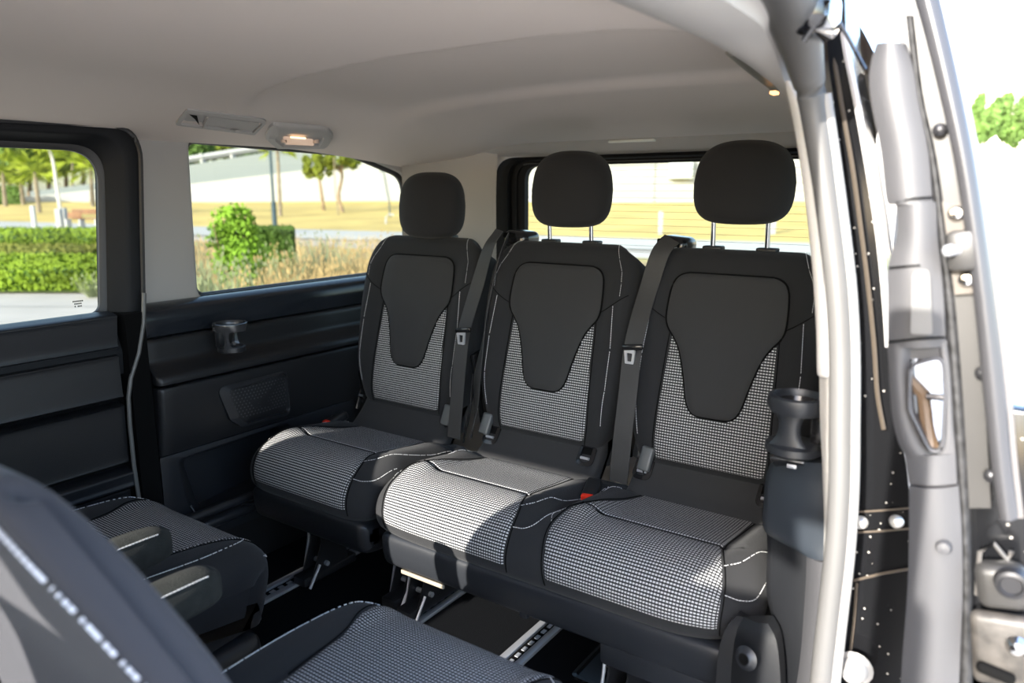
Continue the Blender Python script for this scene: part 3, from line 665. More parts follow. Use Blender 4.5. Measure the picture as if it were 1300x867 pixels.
c = at(289, 437, X=-1.745); cup_holder((-1.722, c.y-.004, c.z-.012), .045, .072, 'round black plastic cup holder clipped to the wall below the left quarter window', -.9)
mb = MB(); mb.cyl((-1.77, c.y-.01, c.z-.014), (-1.77, c.y+.02, c.z-.014), .003, 8); mb.mk('mount_hinge', STEEL, WL)
c = at(1010, 574, Y=1.15); R_ = .043
e = empty('cup_holder', c, 'large black folding cup holder above the console by the right door opening', 'cup holder')
mb = MB(); t0 = at(1013, 512, Y=1.15)
mb.lathe(t0, [(R_*.78, -.006), (R_*.95, -.012), (R_*1.05, -.002), (R_*1.0, .012), (R_*.85, .014), (R_*.76, .006), (R_*.78, -.006)], 36); mb.mk('rim', PL2, e)
mb = MB(); mb.lathe(t0, [(R_*.77, .004), (R_*.7, -.004), (R_*.2, -.008), (0, -.008)], 30); mb.mk('rim_insert', PLG, e)
mb = MB(); b0 = at(1008, 566, Y=1.15); mb.lathe(b0, [(0, .006), (R_*.6, .008), (R_*.98, .004), (R_*1.0, -.006), (R_*.8, -.012), (0, -.014)], 36); mb.mk('base_ring', PL2, e)
mb = MB(); rows = []
for k in range(13):
    q = k/12; p = b0.lerp(t0, q)+Vector((-.004, -.022, 0)); wd = .016+.018*abs(2*q-1)**2.2
    rows.append([p+Vector((wd*cos(a_), .008*sin(a_), 0)) for a_ in [2*pi*j/12 for j in range(12)]])
mb.grid(rows, close=True); mb.mk('strut', PL2, e)
mb = MB(); mb.box(b0.lerp(t0, .5)+Vector((.03, .02, 0)), (.02, .03, .06), .006); mb.mk('mount', PLG, e)

# =================================================================== SEATS
prof_back = [(1.600, .470), (1.566, .490), (1.556, .52), (1.562, .58), (1.578, .66), (1.600, .75), (1.622, .84), (1.640, .91), (1.652, .955), (1.668, .982), (1.695, .990), (1.722, .978), (1.732, .94), (1.722, .85), (1.70, .74), (1.67, .60), (1.65, .50)]
_p = Pad(0, prof_back, .2, flip=True)
def d_of_v(v):                          # arc length where the front reaches height v above the lower edge
    z = .50+v*.97
    for i, q in enumerate(_p.P):
        if q.y >= z and i > 4:
            a = _p.P[i-1].y; t = (z-a)/(q.y-a+1e-9); return _p.L[i-1]+(_p.L[i]-_p.L[i-1])*max(0, min(1, t))
    return _p.len*.5
DTOP = _p.L[min(range(len(_p.P)), key=lambda i: -_p.P[i].y)]
hwtab = [(0, .165), (d_of_v(.03), .188), (d_of_v(.12), .208), (d_of_v(.28), .222), (d_of_v(.40), .220), (d_of_v(.45), .216), (d_of_v(.48), .204), (DTOP, .172), (DTOP+.03, .168), (DTOP+.07, .18), (DTOP+.15, .20), (_p.len, .17)]
SH = [(.1245, .028), (.129, .044), (.142, .057), (.165, .066), (.20, .074), (.24, .085), (.275, .098), (.30, .114), (.318, .128), (.345, .136), (.40, .134), (.428, .128), (.443, .115), (.450, .095)]
IN = [(.0, .128), (.05, .134), (.15, .132), (.24, .127), (.30, .124), (.325, .118)]
SH = [(p.x, p.y) for p in crom([(a, b, 0) for a, b in SH], 4)]; IN = [(p.x, p.y) for p in crom([(a, b, 0) for a, b in IN], 4)]
def make_back(cx, parent, name='backrest'):
    def bulge(x, d):
        v0 = d_of_v(.02); v1 = d_of_v(.45)
        k = sm(v0, v0+.12, d)*(1-sm(v1-.05, v1+.03, d))
        return .016*k*sm(.12, .175, abs(x))
    pad = Pad(cx, prof_back, lambda d: slerp(hwtab, d), .035, bulge, flip=True)
    b = pad.body(name, FAB, parent, T=.045)
    dv = d_of_v
    pad.panel('fabric_insert', WEAVE, b, [(dv(v), -h, h) for v, h in IN], dv(.002), dv(.325), off=.0035)
    sh = pad.panel('centre_panel', FAB2, b, [(dv(v), -h, h) for v, h in SH], dv(.1245), dv(.450), off=.008, nx=26, nd=80, puff=.004, eo=.0042)
    mb = MB()
    pts = [(-h, dv(v)) for v, h in SH[::-1]]+[(h, dv(v)) for v, h in SH]+[(-SH[-1][1], dv(SH[-1][0]))]
    pts = [pts[-1]] and pts
    mb.tube([pad.at(x, d, .0045) for x, d in pts], .0022, 5); mb.mk('panel_seam', GAP, b)
    def seams_(lst):
        for pts, r, off in lst:
            mb = MB(); pad.seam(mb, pts, r, off); mb.mk('seam', GAP, b)
    for s in (-1, 1):
        seams_([([(s*.118, dv(.33)), (s*.160, dv(.352)), (s*.205, dv(.385))], .0012, 0), ([(s*.128, dv(.0)), (s*.134, dv(.05)), (s*.131, dv(.15)), (s*.125, dv(.30)), (s*.119, dv(.33))], .0012, .001)])
    mb = MB()
    for s in (-1, 1):
        pad.stitch(mb, [(s*.172, dv(.355)), (s*.180, dv(.25)), (s*.180, dv(.15)), (s*.172, dv(.06))])
        pad.stitch(mb, [(s*.186, dv(.38)), (s*.186, dv(.41)), (s*.180, dv(.44)), (s*.165, dv(.47)), (s*.145, DTOP)], r=.0006)
    st = mb.mk('stitching', PIPE, b); st['kind'] = 'stuff'
    # lower back pad between cushion and backrest
    lp_ = Pad(cx, [(1.490, .405), (1.500, .432), (1.530, .458), (1.562, .492), (1.590, .530), (1.61, .55), (1.63, .50), (1.62, .44)], .178, .02, flip=True)
    lp_.body('lower_back_pad', FAB2, parent, T=.02)
    return pad, b
def make_headrest(cx, z0, z1, parent, post=True):
    cy, W, Dp = 1.688, .112, .055
    H = (z1-z0)/2; cz = (z0+z1)/2; V = []; n, m = 40, 26
    rows = []
    for i in range(m+1):
        ph = -pi/2+pi*i/m; sz = (abs(sin(ph))**(.55))*(1 if ph > 0 else -1); cr = abs(cos(ph))**(.5 if ph < 0 else .68)
        wsc = 1-.10*max(0, sz)-.05*sz*sz
        r = []
        for k in range(n):
            th = 2*pi*k/n; cx_ = abs(cos(th))**.75*(1 if cos(th) > 0 else -1); sy_ = abs(sin(th))**.8*(1 if sin(th) > 0 else -1)
            y = cy+Dp*cr*sy_-.012*(1-(cx_)**2)*0+.10*(cx_*W)**2*8+.012*(sz*.5)
            r.append(Vector((cx+W*wsc*cr*cx_, y, cz+H*sz)))
        rows.append(r)
    mb = MB(); mb.grid(rows, close=True); h = mb.mk('headrest', FAB, parent, ang=80)
    mb = MB(); pts = []
    for i in (m//2,): pass
    for s in (-1, 1):
        x = cx+s*.062
        mb = MB(); mb.cyl((x, 1.697, .965), (x, 1.690, z0+.02), .0055, 12); mb.mk('headrest_post', CHR, h)
        mb = MB(); mb.box((x, 1.70, .992), (.046, .030, .010), .004, seg=3); mb.mk('post_sleeve', PL, h)
    return h
def cush_profile(f=0): return [(1.60, .36), (1.585, .405), (1.555, .420), (1.50, .430), (1.42, .440), (1.34, .452), (1.27, .460), (1.215, .454), (1.178, .432), (1.158, .398), (1.156, .365), (1.168, .335), (1.20, .318), (1.30, .31), (1.45, .31)]
def tray_profile(): return [(1.50, .325), (1.30, .330), (1.21, .334), (1.176, .335), (1.164, .318), (1.168, .275), (1.185, .250), (1.26, .238), (1.5, .236)]
def tongue(e, x, y, z, parent, tilt=0):
    mb = MB(); mb.box((x, y, z), (.052, .010, .014), .004, rot=Matrix.Rotation(radians(-8), 3, 'Y')); t = mb.mk('belt_tongue', PLG, parent)
    o_ = rpoly([(-.014, 0), (.014, 0), (.011, -.034), (-.011, -.034)], .003, 3); i_ = rpoly([(-.007, -.008), (.007, -.008), (.005, -.028), (-.005, -.028)], .002, 3)
    mb = MB(); f = lambda l, yy: [Vector((x+p.x-.006, y+yy, z-.006+p.y)) for p in l]
    loops(mb, [f(o_, .001), f(o_, -.003), f(i_, -.003), f(i_, .001)]); mb.mk('latch_plate', ALU, t)
    return t
def webbing(name, pts, parent, wd=.046, m=BELT):
    """pts: (px,py,Y,halfwidth-direction angle deg)"""
    C_ = crom([at(p[0], p[1], Y=p[2]) for p in pts], 6); A_ = crom([(p[3] if len(p) > 3 else 0, p[4] if len(p) > 4 else 1, 0) for p in pts], 6); rows = []
    for i, c in enumerate(C_):
        t = (C_[min(i+1, len(C_)-1)]-C_[max(0, i-1)]).normalized(); a = Vector((1, 0, 0)); a = (a-t*a.dot(t)).normalized(); b = t.cross(a)
        q = radians(A_[i].x); d = (a*cos(q)+b*sin(q))*wd/2*A_[i].y; nn = t.cross(d).normalized()*.0009
        rows.append([c-d+nn, c-d*.5+nn*1.3, c+d*.5+nn*1.3, c+d+nn, c+d-nn, c+d*.5-nn, c-d*.5-nn, c-d-nn])
    mb = MB(); mb.grid(rows, close=True); fill(mb, rows[0]); fill(mb, rows[-1]); return mb.mk(name, m, parent)
def isofix(cx, parent, z=.472):
    y = 1.555
    rot = Matrix.Rotation(radians(-38), 3, 'X')
    mb = MB(); o_ = rpoly([(-.024, -.024), (.024, -.024), (.022, .028), (-.022, .028)], [.018, .018, .006, .006], 5); i_ = rpoly([(-.014, -.014), (.014, -.014), (.014, .024), (-.014, .024)], [.010, .010, .003, .003], 5)
    f = lambda l, h: [Vector((cx, y-.006, z))+rot@Vector((p.x, -h, p.y)) for p in l]
    # plate lies on the sloping pad: local z up the slope, -y outwards
    loops(mb, [f(o_, .0), f(o_, .008), f(i_, .010), f(i_, .002)]); h = mb.mk('isofix_guide', PLG, parent)
    mb = MB(); fill(mb, f(i_, .003)); mb.mk('guide_slot', GAP, h)
    mb = MB(); q = Vector((cx, y-.006, z)); mb.cyl(q+rot@Vector((-.012, -.009, -.004)), q+rot@Vector((.012, -.009, -.004)), .0035, 10); mb.mk('anchor_bar', ALU, h)
def buckle(x, y, z, parent, red=True, ax=0):
    rot = Matrix.Rotation(radians(-20), 3, 'X')@Matrix.Rotation(radians(ax), 3, 'Y')
    mb = MB(); mb.box((x, y, z), (.030, .018, .058), .005, rot=rot, seg=3); b = mb.mk('buckle', mat('grey_buckle_plastic', (.08, .085, .085), .4), parent)
    mb = MB(); mb.tube([Vector((x, y, z))+rot@Vector((0, .002, -.02)), Vector((x, y+.015, z-.07))], .010, 8, flat=.4); mb.mk('buckle_stalk', PL, b)
    return b
def red_buckle(x, y, z, parent, L=(.05, .07, .03), rz=0):
    rot = Matrix.Rotation(radians(rz), 3, 'Z')@Matrix.Rotation(radians(18), 3, 'X')
    mb = MB(); mb.box((x, y, z), (.034, .070, .026), .007, rot=rot, seg=3); b = mb.mk('buckle', PL, parent)
    mb = MB(); mb.box(Vector((x, y, z))+rot@Vector((0, -.033, .006)), (.028, .014, .016), .003, rot=rot); mb.mk('red_button', RED, b)
def leg_assembly(x, y, parent, s=1):
    mb = MB()
    for dx in (-.022, .022):
        q = [(y-.07, .028), (y+.07, .028), (y+.05, .13), (y+.06, .235), (y-.055, .235), (y-.03, .13)]
        n = len(q); V = [Vector((x+dx-.002, a, b)) for a, b in q]+[Vector((x+dx+.002, a, b)) for a, b in q]
        mb.add(V, [tuple(range(n)), tuple(range(n, 2*n))[::-1]]+[(i, (i+1) % n, n+(i+1) % n, n+i) for i in range(n)])
    b = mb.mk('leg', STEEL, parent, smooth=False)
    for q_, r_ in (((y+.01, .165), .010), ((y-.02, .06), .007)):
        mb = MB(); mb.cyl((x-.030, *q_), (x+.034, *q_), r_, 14); mb.mk('pivot_bolt', ALU, b)
    for P_, r_ in (([(x-.034, y-.055, .02), (x-.034, y-.03, .12), (x-.034, y-.02, .2)], .004), ([(x+.034, y-.09, .012), (x+.034, y-.05, .07)], .004)):
        mb = MB(); mb.tube(P_, r_, 8); mb.mk('strut_rod', ALU, b)
    mb = MB(); mb.tube([(x+.034, y-.03, .165), (x+.05, y-.03, .16), (x+.066, y-.035, .15)], lambda t: .006+.008*sin(pi*min(1, t*1.1)), 10); mb.mk('release_lever', PLG, b)
    mb = MB(); mb.box((x, y, .028), (.05, .20, .026), .004); mb.mk('rail_foot', STEEL, b)

RX, MX, LX = -.533, -.976, -1.447
# ---- bench (middle + right place)
BN = empty('bench_seat', (-.755, 1.40, 0), 'black double bench with check fabric on the right of the rear row', 'seat')
def bench_bulge(x, d):
    xx = x-.0                             # centre of the bench sits between the two places
    c1 = -.221; c2 = .222; h = 0
    k = sm(.10, .18, d)*(1-sm(.34, .42, d))
    for c, lo, hi in ((c1, .150, .172), (c2, .140, .172)):
        u = x-c
        hh = .014*sm(.125, .165, abs(u))*(1-sm(.195, .225, abs(u)))
        h += hh*k
    h -= .010*k*(1-sm(.012, .03, abs(x)))
    dc = .335; h -= .006*exp(-((d-dc)/.005)**2)*(1 if min(abs(x-c1), abs(x-c2)) < .17 else 0)
    h -= .007*exp(-((d-.128)/.006)**2)
    h -= (.055 if x > 0 else .016)*sm(.34, .46, d)*max(0, (abs(x)-.27)/.19)**2.2
    return h
bp = Pad(-.755, cush_profile(), .458, .045, bench_bulge)
cu = bp.body('cushion', FAB, BN, T=.03, nx=84)
Lf = bp.len
DEND = .545
def seams(pad, parent, lst):
    for pts, r, off in lst:
        mb = MB(); pad.seam(mb, pts, r, off); mb.mk('seam', GAP, parent)
def cushion_panels(pad, cu, c, sl, sr, el=0, er=0):
    """insert tables: back half-width .13 growing to .15 at the crease and .17+ at the nose"""
    tab = [(.10, c-.130, c+.130), (.14, c-.132, c+.130), (.24, c-.150, c+.128), (.335, c-.180, c+.129), (.375, c-.198, c+.140), (.41, c-.203, c+.155), (.45, c-.200, c+.166), (.50, c-.190, c+.170), (.58, c-.178, c+.168)]
    tab = [(p.x, p.y, q.y) for p, q in zip(crom([(t[0], t[1], 0) for t in tab], 4), crom([(t[0], t[2], 0) for t in tab], 4))]
    pad.panel('fabric_insert', WEAVE, cu, tab, .105, DEND, off=.0035, nx=30, nd=90)
    seams(pad, cu, [([(c-.180, .335), (c, .334), (c+.129, .335)], .0022, .003), ([(c-.132, .129), (c, .128), (c+.13, .129)], .0016, .003)]+[([(t[k], t[0]) for t in tab[1:-1]], .0013, .001) for k in (1, 2)])
    mb = MB()
    if sl:                                # curved stitched outline of the left side wing
        pts = [(c-.204, .42), (c-.218, .39), (c-.221, .34), (c-.214, .26), (c-.200, .18), (c-.175, .12), (c-.140, .10)]
        pad.stitch(mb, [(p.x, p.y) for p in crom([(a, b, 0) for a, b in pts], 5)])
    if sr:
        pts = [(c+.150, .40), (c+.180, .375), (c+.205, .32), (c+.218, .22), (c+.218, .12)]
        pad.stitch(mb, [(p.x, p.y) for p in crom([(a, b, 0) for a, b in pts], 5)])
        pts = [(c+.168, .46), (c+.195, .455), (c+.215, .43), (c+.225, .36)]
        pad.stitch(mb, [(p.x, p.y) for p in crom([(a, b, 0) for a, b in pts], 5)])
    s_ = mb.mk('stitching', PIPE, cu); s_['kind'] = 'stuff'
cushion_panels(bp, cu, -.221, True, True, .0, .0)
cushion_panels(bp, cu, .222, True, True, .0, .0)
tp = Pad(-.755, tray_profile(), .43, .03); tr_ = tp.body('seat_tray', PL2, BN, T=.02, nx=30)
for c_, d_, r_ in (((-.47, 1.19, .245), (.26, .03, .075), .012), ((-.775, 1.178, .262), (.02, .012, .03), .003), ((-.37, 1.30, .225), (.10, .20, .06), .02)):
    mb = MB(); mb.box(c_, d_, r_); mb.mk('tray_skirt', PL2, tr_)
mb = MB(); mb.box((-1.06, 1.182, .243), (.13, .006, .010), .002); mb.mk('tray_lip', mat('worn_tan_metal', (.30, .26, .20), .5, metal=.3), tr_)
for cx, z0, z1 in ((MX, 1.030, 1.222), (RX, 1.048, 1.232)):
    make_back(cx, BN); make_headrest(cx, z0, z1, BN)
    isofix(cx-.150, BN); isofix(cx+.140, BN)
leg_assembly(-1.237, 1.40, BN); leg_assembly(-.60, 1.30, BN)
red_buckle(-.755, 1.425, .448, BN, rz=12)
buckle(-.676, 1.545, .505, BN, ax=6); buckle(-1.145, 1.550, .505, BN, ax=6)
# ---- single seat on the left
SG = empty('single_seat', (LX, 1.40, 0), 'black single rear seat with check fabric beside the left wall and speaker', 'seat')
def sg_bulge(x, d):
    k = sm(.10, .18, d)*(1-sm(.34, .42, d)); h = .014*sm(.125, .165, abs(x))*(1-sm(.20, .235, abs(x)))*k
    h -= .006*exp(-((d-.335)/.005)**2)*(1 if abs(x) < .17 else 0); h -= .007*exp(-((d-.128)/.006)**2)
    h -= (.030 if x > 0 else .016)*sm(.34, .46, d)*max(0, (abs(x)-.13)/.106)**2.2
    return h
sp_ = Pad(LX, cush_profile(), .236, .045, sg_bulge); cu = sp_.body('cushion', FAB, SG, T=.03, nx=44)
cushion_panels(sp_, cu, 0, True, True, .01, .0)
tp = Pad(LX, tray_profile(), .22, .03); tp.body('seat_tray', PL, SG, T=.02)
make_back(LX, SG); make_headrest(LX, .986, 1.176, SG)
leg_assembly(-1.60, 1.36, SG); leg_assembly(-1.31, 1.42, SG)
buckle(LX+.165, 1.552, .505, SG, ax=4); 
mb = MB(); p = at(424, 527, Z=.455); red_buckle(LX-.205, 1.475, .447, SG, rz=-8)
mb = MB(); mb.tube([(LX-.205, 1.56, .46), (LX-.202, 1.585, .53), (LX-.205, 1.58, .575)], .006, 8); mb.box((LX-.19, 1.60, .52), (.02, .06, .09), .006); mb.mk('recliner_bracket', PLG, SG)
mb = MB(); mb.cyl((LX-.19, 1.56, .505), (LX-.17, 1.56, .505), .006, 12); mb.mk('recliner_bolt', CHR, SG)
mb = MB(); mb.tube([at(478, 445, Y=1.60), at(460, 420, Y=1.62)], .002, 6)
# ---- belts: shoulder outlets and webbing
def outlet(px, py, parent, wd=.085):
    c = at(px, py, Y=1.70)
    mb = MB(); mb.box(c+Vector((0, .03, -.012)), (wd, .085, .050), .018, seg=4, rot=Matrix.Rotation(radians(6), 3, 'Y')); o = mb.mk('belt_outlet', PLG, parent)
    mb = MB(); mb.box(c+Vector((-.014, -.012, .001)), (wd*.55, .008, .014), .004, seg=3); mb.mk('outlet_slot', GAP, o)
    return o
outlet(854, 307, BN, .075); outlet(655, 299, BN, .075)
webbing('seat_belt', [(853, 303, 1.655), (838, 322, 1.635), (824, 365, 1.620), (812, 405, 1.585), (803, 445, 1.555), (797, 500, 1.52), (791, 550, 1.50), (787, 590, 1.49), (785, 612, 1.49)], BN)
tongue(None, *at(803, 441, Y=1.545), BN)
SB = webbing('seat_belt', [(634, 292, 1.655, 20), (620, 315, 1.630, 15), (606, 362, 1.615), (596, 395, 1.590), (588, 425, 1.560), (583, 470, 1.54), (579, 520, 1.52), (576, 556, 1.51)], SG, .043)
webbing('belt_return', [(646, 296, 1.66, 60, .6), (634, 330, 1.63, 70, .5), (620, 390, 1.60, 60, .5), (612, 440, 1.57, 40, .6), (606, 480, 1.55, 20, .8), (604, 520, 1.54, 40, .8), (598, 556, 1.53, 70, .5)], SG, .040)
tongue(None, *at(588, 419, Y=1.55), SG)
webbing('belt_return', [(818, 500, 1.60, 60, .5), (812, 540, 1.585, 50, .5), (806, 580, 1.57, 40, .6)], BN, .040)
mb = MB(); mb.tube([at(600, 475, Y=1.535), at(597, 520, Y=1.53), at(588, 562, Y=1.53)], .003, 6); mb.mk('belt_guide', PLG, SG)
# side shroud dark plastic between the seats
for x in (MX-.235, (MX+RX)/2):
    mb = MB(); mb.box((x, 1.62, .58), (.016, .05, .22), .006, rot=Matrix.Rotation(radians(12), 3, 'X')); mb.mk('recliner_cover', PLG, BN)

# =================================================================== MIDDLE ROW (rear facing)
def mid_seat(cx, label, back, arm, stz=0):
    e = empty('swivel_seat', (cx, .6, 0), label, 'seat')
    zz = .01 if cx < -1 else 0
    pr = [(.36, .36), (.37, .398), (.42, .408), (.52, .412), (.64, .412), (.74, .408), (.82, .400), (.875, .380), (.905, .350), (.910, .31), (.900, .265), (.885, .22), (.86, .20), (.7, .19), (.5, .19)]; pr = [(a+zz, b+zz) for a, b in pr]
    def bl(x, d):
        k = sm(.10, .2, d)*(1-sm(.50, .60, d)); return .010*sm(.13, .18, abs(x))*(1-sm(.20, .24, abs(x)))*k
    hw = lambda d: .258-.035*sm(.46, .62, d)
    pd = Pad(cx, pr, hw, .05, bl, flip=True); cu = pd.body('cushion', FAB, e, T=.02, nx=36)
    tab = [(.06, -.13, .13), (.30, -.135, .135), (.42, -.150, .150), (.48, -.172, .172), (.53, -.182, .182), (.60, -.180, .180), (.75, -.17, .17)]
    pd.panel('fabric_insert', WEAVE, cu, tab, .06, .70, off=.0035, nx=30, nd=80)
    mb = MB()
    for s in (-1, 1):
        c_ = crom([(s*.178, .535, 0), (s*.205, .50, 0), (s*.214, .44, 0), (s*.214, .36, 0), (s*.205, .22, 0)], 5)
        pd.stitch(mb, [(p.x, p.y) for p in c_], pitch=.006, ln=.0048, r=.0011)
        c_ = crom([(s*.180, .60, 0), (s*.20, .595, 0), (s*.215, .57, 0)], 4); pd.stitch(mb, [(p.x, p.y) for p in c_], pitch=.006, ln=.0048, r=.0011)
    s_ = mb.mk('stitching', PIPE, cu); s_['kind'] = 'stuff'
    seams(pd, cu, [([(t[k], t[0]) for t in tab[1:-1]], .0014, .001) for k in (1, 2)])
    tr = Pad(cx, [(.45, .21), (.7, .208), (.84, .208), (.872, .195), (.878, .15), (.86, .12), (.80, .105), (.5, .10)], .225, .03, flip=True); tr.body('seat_tray', PL2, e, T=.02)
    mb = MB(); mb.box((cx, .60, .11), (.34, .34, .14), .02); mb.mk('pedestal', STEEL, e)
    return e
def armrest(x, y0, y1, zt, parent, wd=.052, h=.058):
    # rounded bar, fabric wrapped, stitched along its right upper edge
    rows = []; n = 18
    for i in range(n+1):
        t = i/n; y = y0+(y1-y0)*(t if t < .6 else .6+.4*sin((t-.6)/.4*pi/2))
        k = 1 if t < .7 else sqrt(max(0.0006, 1-((t-.7)/.3)**2.2)); zc = zt-h/2-.006*(1-k)
        r = []
        for q in range(16):
            a = 2*pi*q/16; r.append(Vector((x+wd/2*k*(abs(cos(a))**.6)*(1 if cos(a) > 0 else -1), y, zc+h/2*(.35+.65*k)*(abs(sin(a))**.6)*(1 if sin(a) > 0 else -1))))
        rows.append(r)
    mb = MB(); mb.grid(rows, close=True); fill(mb, rows[0]); fill(mb, rows[-1]); a = mb.mk('armrest', mat('olive_lit_armrest_fabric', (.013, .0145, .012), .95, bump=.6, bscale=500, var=.3, vscale=60), parent, ang=70)  # olive cast of light through tinted glass is put into the colour
    mb = MB(); P = [r[2]+Vector((.0015, 0, .001)) for r in rows[:-3]]; acc = 0
    L = [0]
    for u, v in zip(P, P[1:]): L.append(L[-1]+(v-u).length)
    q = 0
    def pt(d):
        for i in range(len(L)-1):
            if d <= L[i+1]: return P[i].lerp(P[i+1], (d-L[i])/(L[i+1]-L[i]))
        return P[-1]
    while q < L[-1]-.004: mb.tube([pt(q), pt(q+.0045)], .0012, 5); q += .006
    s_ = mb.mk('stitching', PIPE, a); s_['kind'] = 'stuff'
M1 = mid_seat(-1.458, 'rear-facing black seat with armrest in front of the left wall bin', True, True)
armrest(-1.195, .30, .665, .550, M1, wd=.060, h=.066)
M2 = mid_seat(-.700, 'nearest rear-facing black seat, its stitched backrest filling the lower left', True, True)
armrest(-.995, .28, .625, .552, M2, wd=.064, h=.066)
# backrest of the nearest seat, seen from behind
bk = [(.405, .42), (.385, .50), (.360, .60), (.335, .68), (.318, .74), (.296, .80), (.272, .855), (.250, .890), (.230, .901), (.214, .890), (.218, .86), (.238, .80), (.258, .74), (.278, .68), (.292, .60), (.325, .42)]
_q = Pad(0, bk, .2)
def nb_z(z): return slerp([(.42, .22), (.50, .240), (.62, .242), (.68, .222), (.736, .195), (.80, .156), (.845, .125), (.873, .100), (.90, .072)], z)
def nb_hw(d): return nb_z(_q.pn(d)[0].y)
nb = Pad(-.700, bk, nb_hw, .019, None)
nbk = nb.body('backrest', mat('near_charcoal_fabric', (.026, .026, .032), .9, bump=.3, bscale=900, sheen=.1), M2, T=.008, nx=30)
def back_d(z):
    for i in range(len(nb.P)-1, 0, -1):
        if nb.P[i].y >= z: return nb.L[i]
    return nb.len
mb = MB()
pts = [(nb_z(z)-q, back_d(z)) for z, q in ((.888, .10), (.884, .06), (.872, .032), (.85, .020), (.82, .013), (.78, .008), (.74, .005), (.70, .004), (.64, .003))]
c_ = crom([(a, b, 0) for a, b in pts], 6); nb.stitch(mb, [(p.x, p.y) for p in c_], pitch=.0064, ln=.0060, r=.0024, off=.003)
s_ = mb.mk('stitching', mat('near_pale_thread', (.55, .54, .56), .6), nbk); s_['kind'] = 'stuff'
# backrest of the left swivel seat (hidden behind the near one, seen only from the side)
def nb_hw2(d): return nb_hw(d)
nb2 = Pad(-1.458, [(a-.06, b) for a, b in bk], nb_hw2, .028, None); nb2.body('backrest', FAB, M1, T=.008, nx=24)

# =================================================================== FLOOR RAILS
def rail(xa, xb, label, y0=.1, y1=2.1):
    e = empty('floor_rail', ((xa+xb)/2, (y0+y1)/2, 0), label, 'rail')
    ws_ = (xb-xa)*.30; m_ = (xa+xb)/2
    for x in (xa+ws_/2, xb-ws_/2):
        mb = MB(); mb.box((x, (y0+y1)/2, .004), (ws_, y1-y0, .010), .002); mb.mk('rail_strip', ALU, e)
    mb = MB(); mb.box((m_, (y0+y1)/2, .0012), ((xb-xa)*.42, y1-y0, .002)); mb.mk('rail_channel', GAP, e, smooth=False)
    mb = MB(); y = y0
    while y < y1: mb.box((m_, y, .003), ((xb-xa)*.16, .016, .003)); y += .03
    o = mb.mk('rail_notches', ALU, e, smooth=False); o['kind'] = 'stuff'
rail(-1.690, -1.622, 'aluminium floor rail under the single seat, farthest left')
rail(-1.265, -1.20, 'aluminium floor rail at the left end of the bench')
rail(-.945, -.882, 'aluminium floor rail running out below the middle of the bench')
rail(-.585, -.52, 'aluminium floor rail under the right end of the bench')
# floor bracket well near the right leg
p = at(775, 842, Z=.01); mb = MB(); o_ = rpoly([(-.06, -.09), (.06, -.09), (.06, .07), (-.06, .07)], .015, 4); i_ = rpoly([(-.052, -.082), (.052, -.082), (.052, .062), (-.052, .062)], .012, 4)
f = lambda l, h: [Vector((p.x+q.x, p.y+q.y, h)) for q in l]
loops(mb, [f(o_, .001), f(o_, .008), f(i_, .009), f(i_, .002)]); fill(mb, f(i_, .002)); fb = mb.mk('floor_tray', PLG); setp(fb, 'shallow black plastic floor tray between the rails under the bench', 'tray')
mb = MB(); mb.box(Vector((p.x-.012, p.y+.03, .012)), (.03, .012, .006), .002, rot=Matrix.Rotation(.5, 3, 'Z')); mb.mk('tray_clip', ALU, fb)
mb = MB(); mb.tube([(p.x+.0, p.y-.03, .012), (p.x+.04, p.y-.02, .016), (p.x+.05, p.y+.03, .012)], .006, 8); mb.mk('tray_hose', PL, fb)

# =================================================================== OUTDOORS
GZ = -.5
PAVE = mat('pale_concrete_paving', (.50, .46, .41), .85, var=.10, vscale=.8)
LAWN = mat('dry_yellow_lawn', (.58, .43, .13), .95, var=.22, vscale=.35)  # dry yellow grass, tone varies at random
PATH = mat('pale_path', (.48, .47, .43), .9, var=.06, vscale=1)
WALLW = mat('white_render', (.38, .38, .37), .8)
WALLG = mat('pale_grey_render', (.21, .235, .23), .8)
BARK = mat('palm_bark', (.26, .18, .11), .9, var=.4, vscale=3)
BARK2 = mat('pale_bark', (.26, .21, .15), .9, var=.3, vscale=2)
STONE = mat('grey_bench_concrete', (.5, .5, .48), .8)
def ground(name, corners, m, kind='structure', dz=0):
    mb = MB(); n = 14; a, b, c, d = [Vector(q) for q in corners]
    mb.grid([[a.lerp(b, i/n).lerp(d.lerp(c, i/n), j/n) for i in range(n+1)] for j in range(n+1)]); return mb.mk(name, m, kind=kind, smooth=False)
pv = ground('pavement', [(-80, -50, GZ-.01), (60, -50, GZ-.01), (60, 80, GZ-.01), (-80, 80, GZ-.01)], PAVE)
# joint lines of the paving, narrow dark strips let in
for a_ in (8.6, 10.6):
    mb = MB(); P, Q = out(-400, a_, GZ), out(160, a_, GZ); d = (Q-P).normalized(); n_ = Vector((-d.y, d.x, 0))*.012
    mb.add([P-n_, Q-n_, Q+n_, P+n_], [(0, 1, 2, 3)]); mb.mk('paving_joint', mat('paving_joint_grey', (.22, .21, .2), .9), pv, smooth=False)
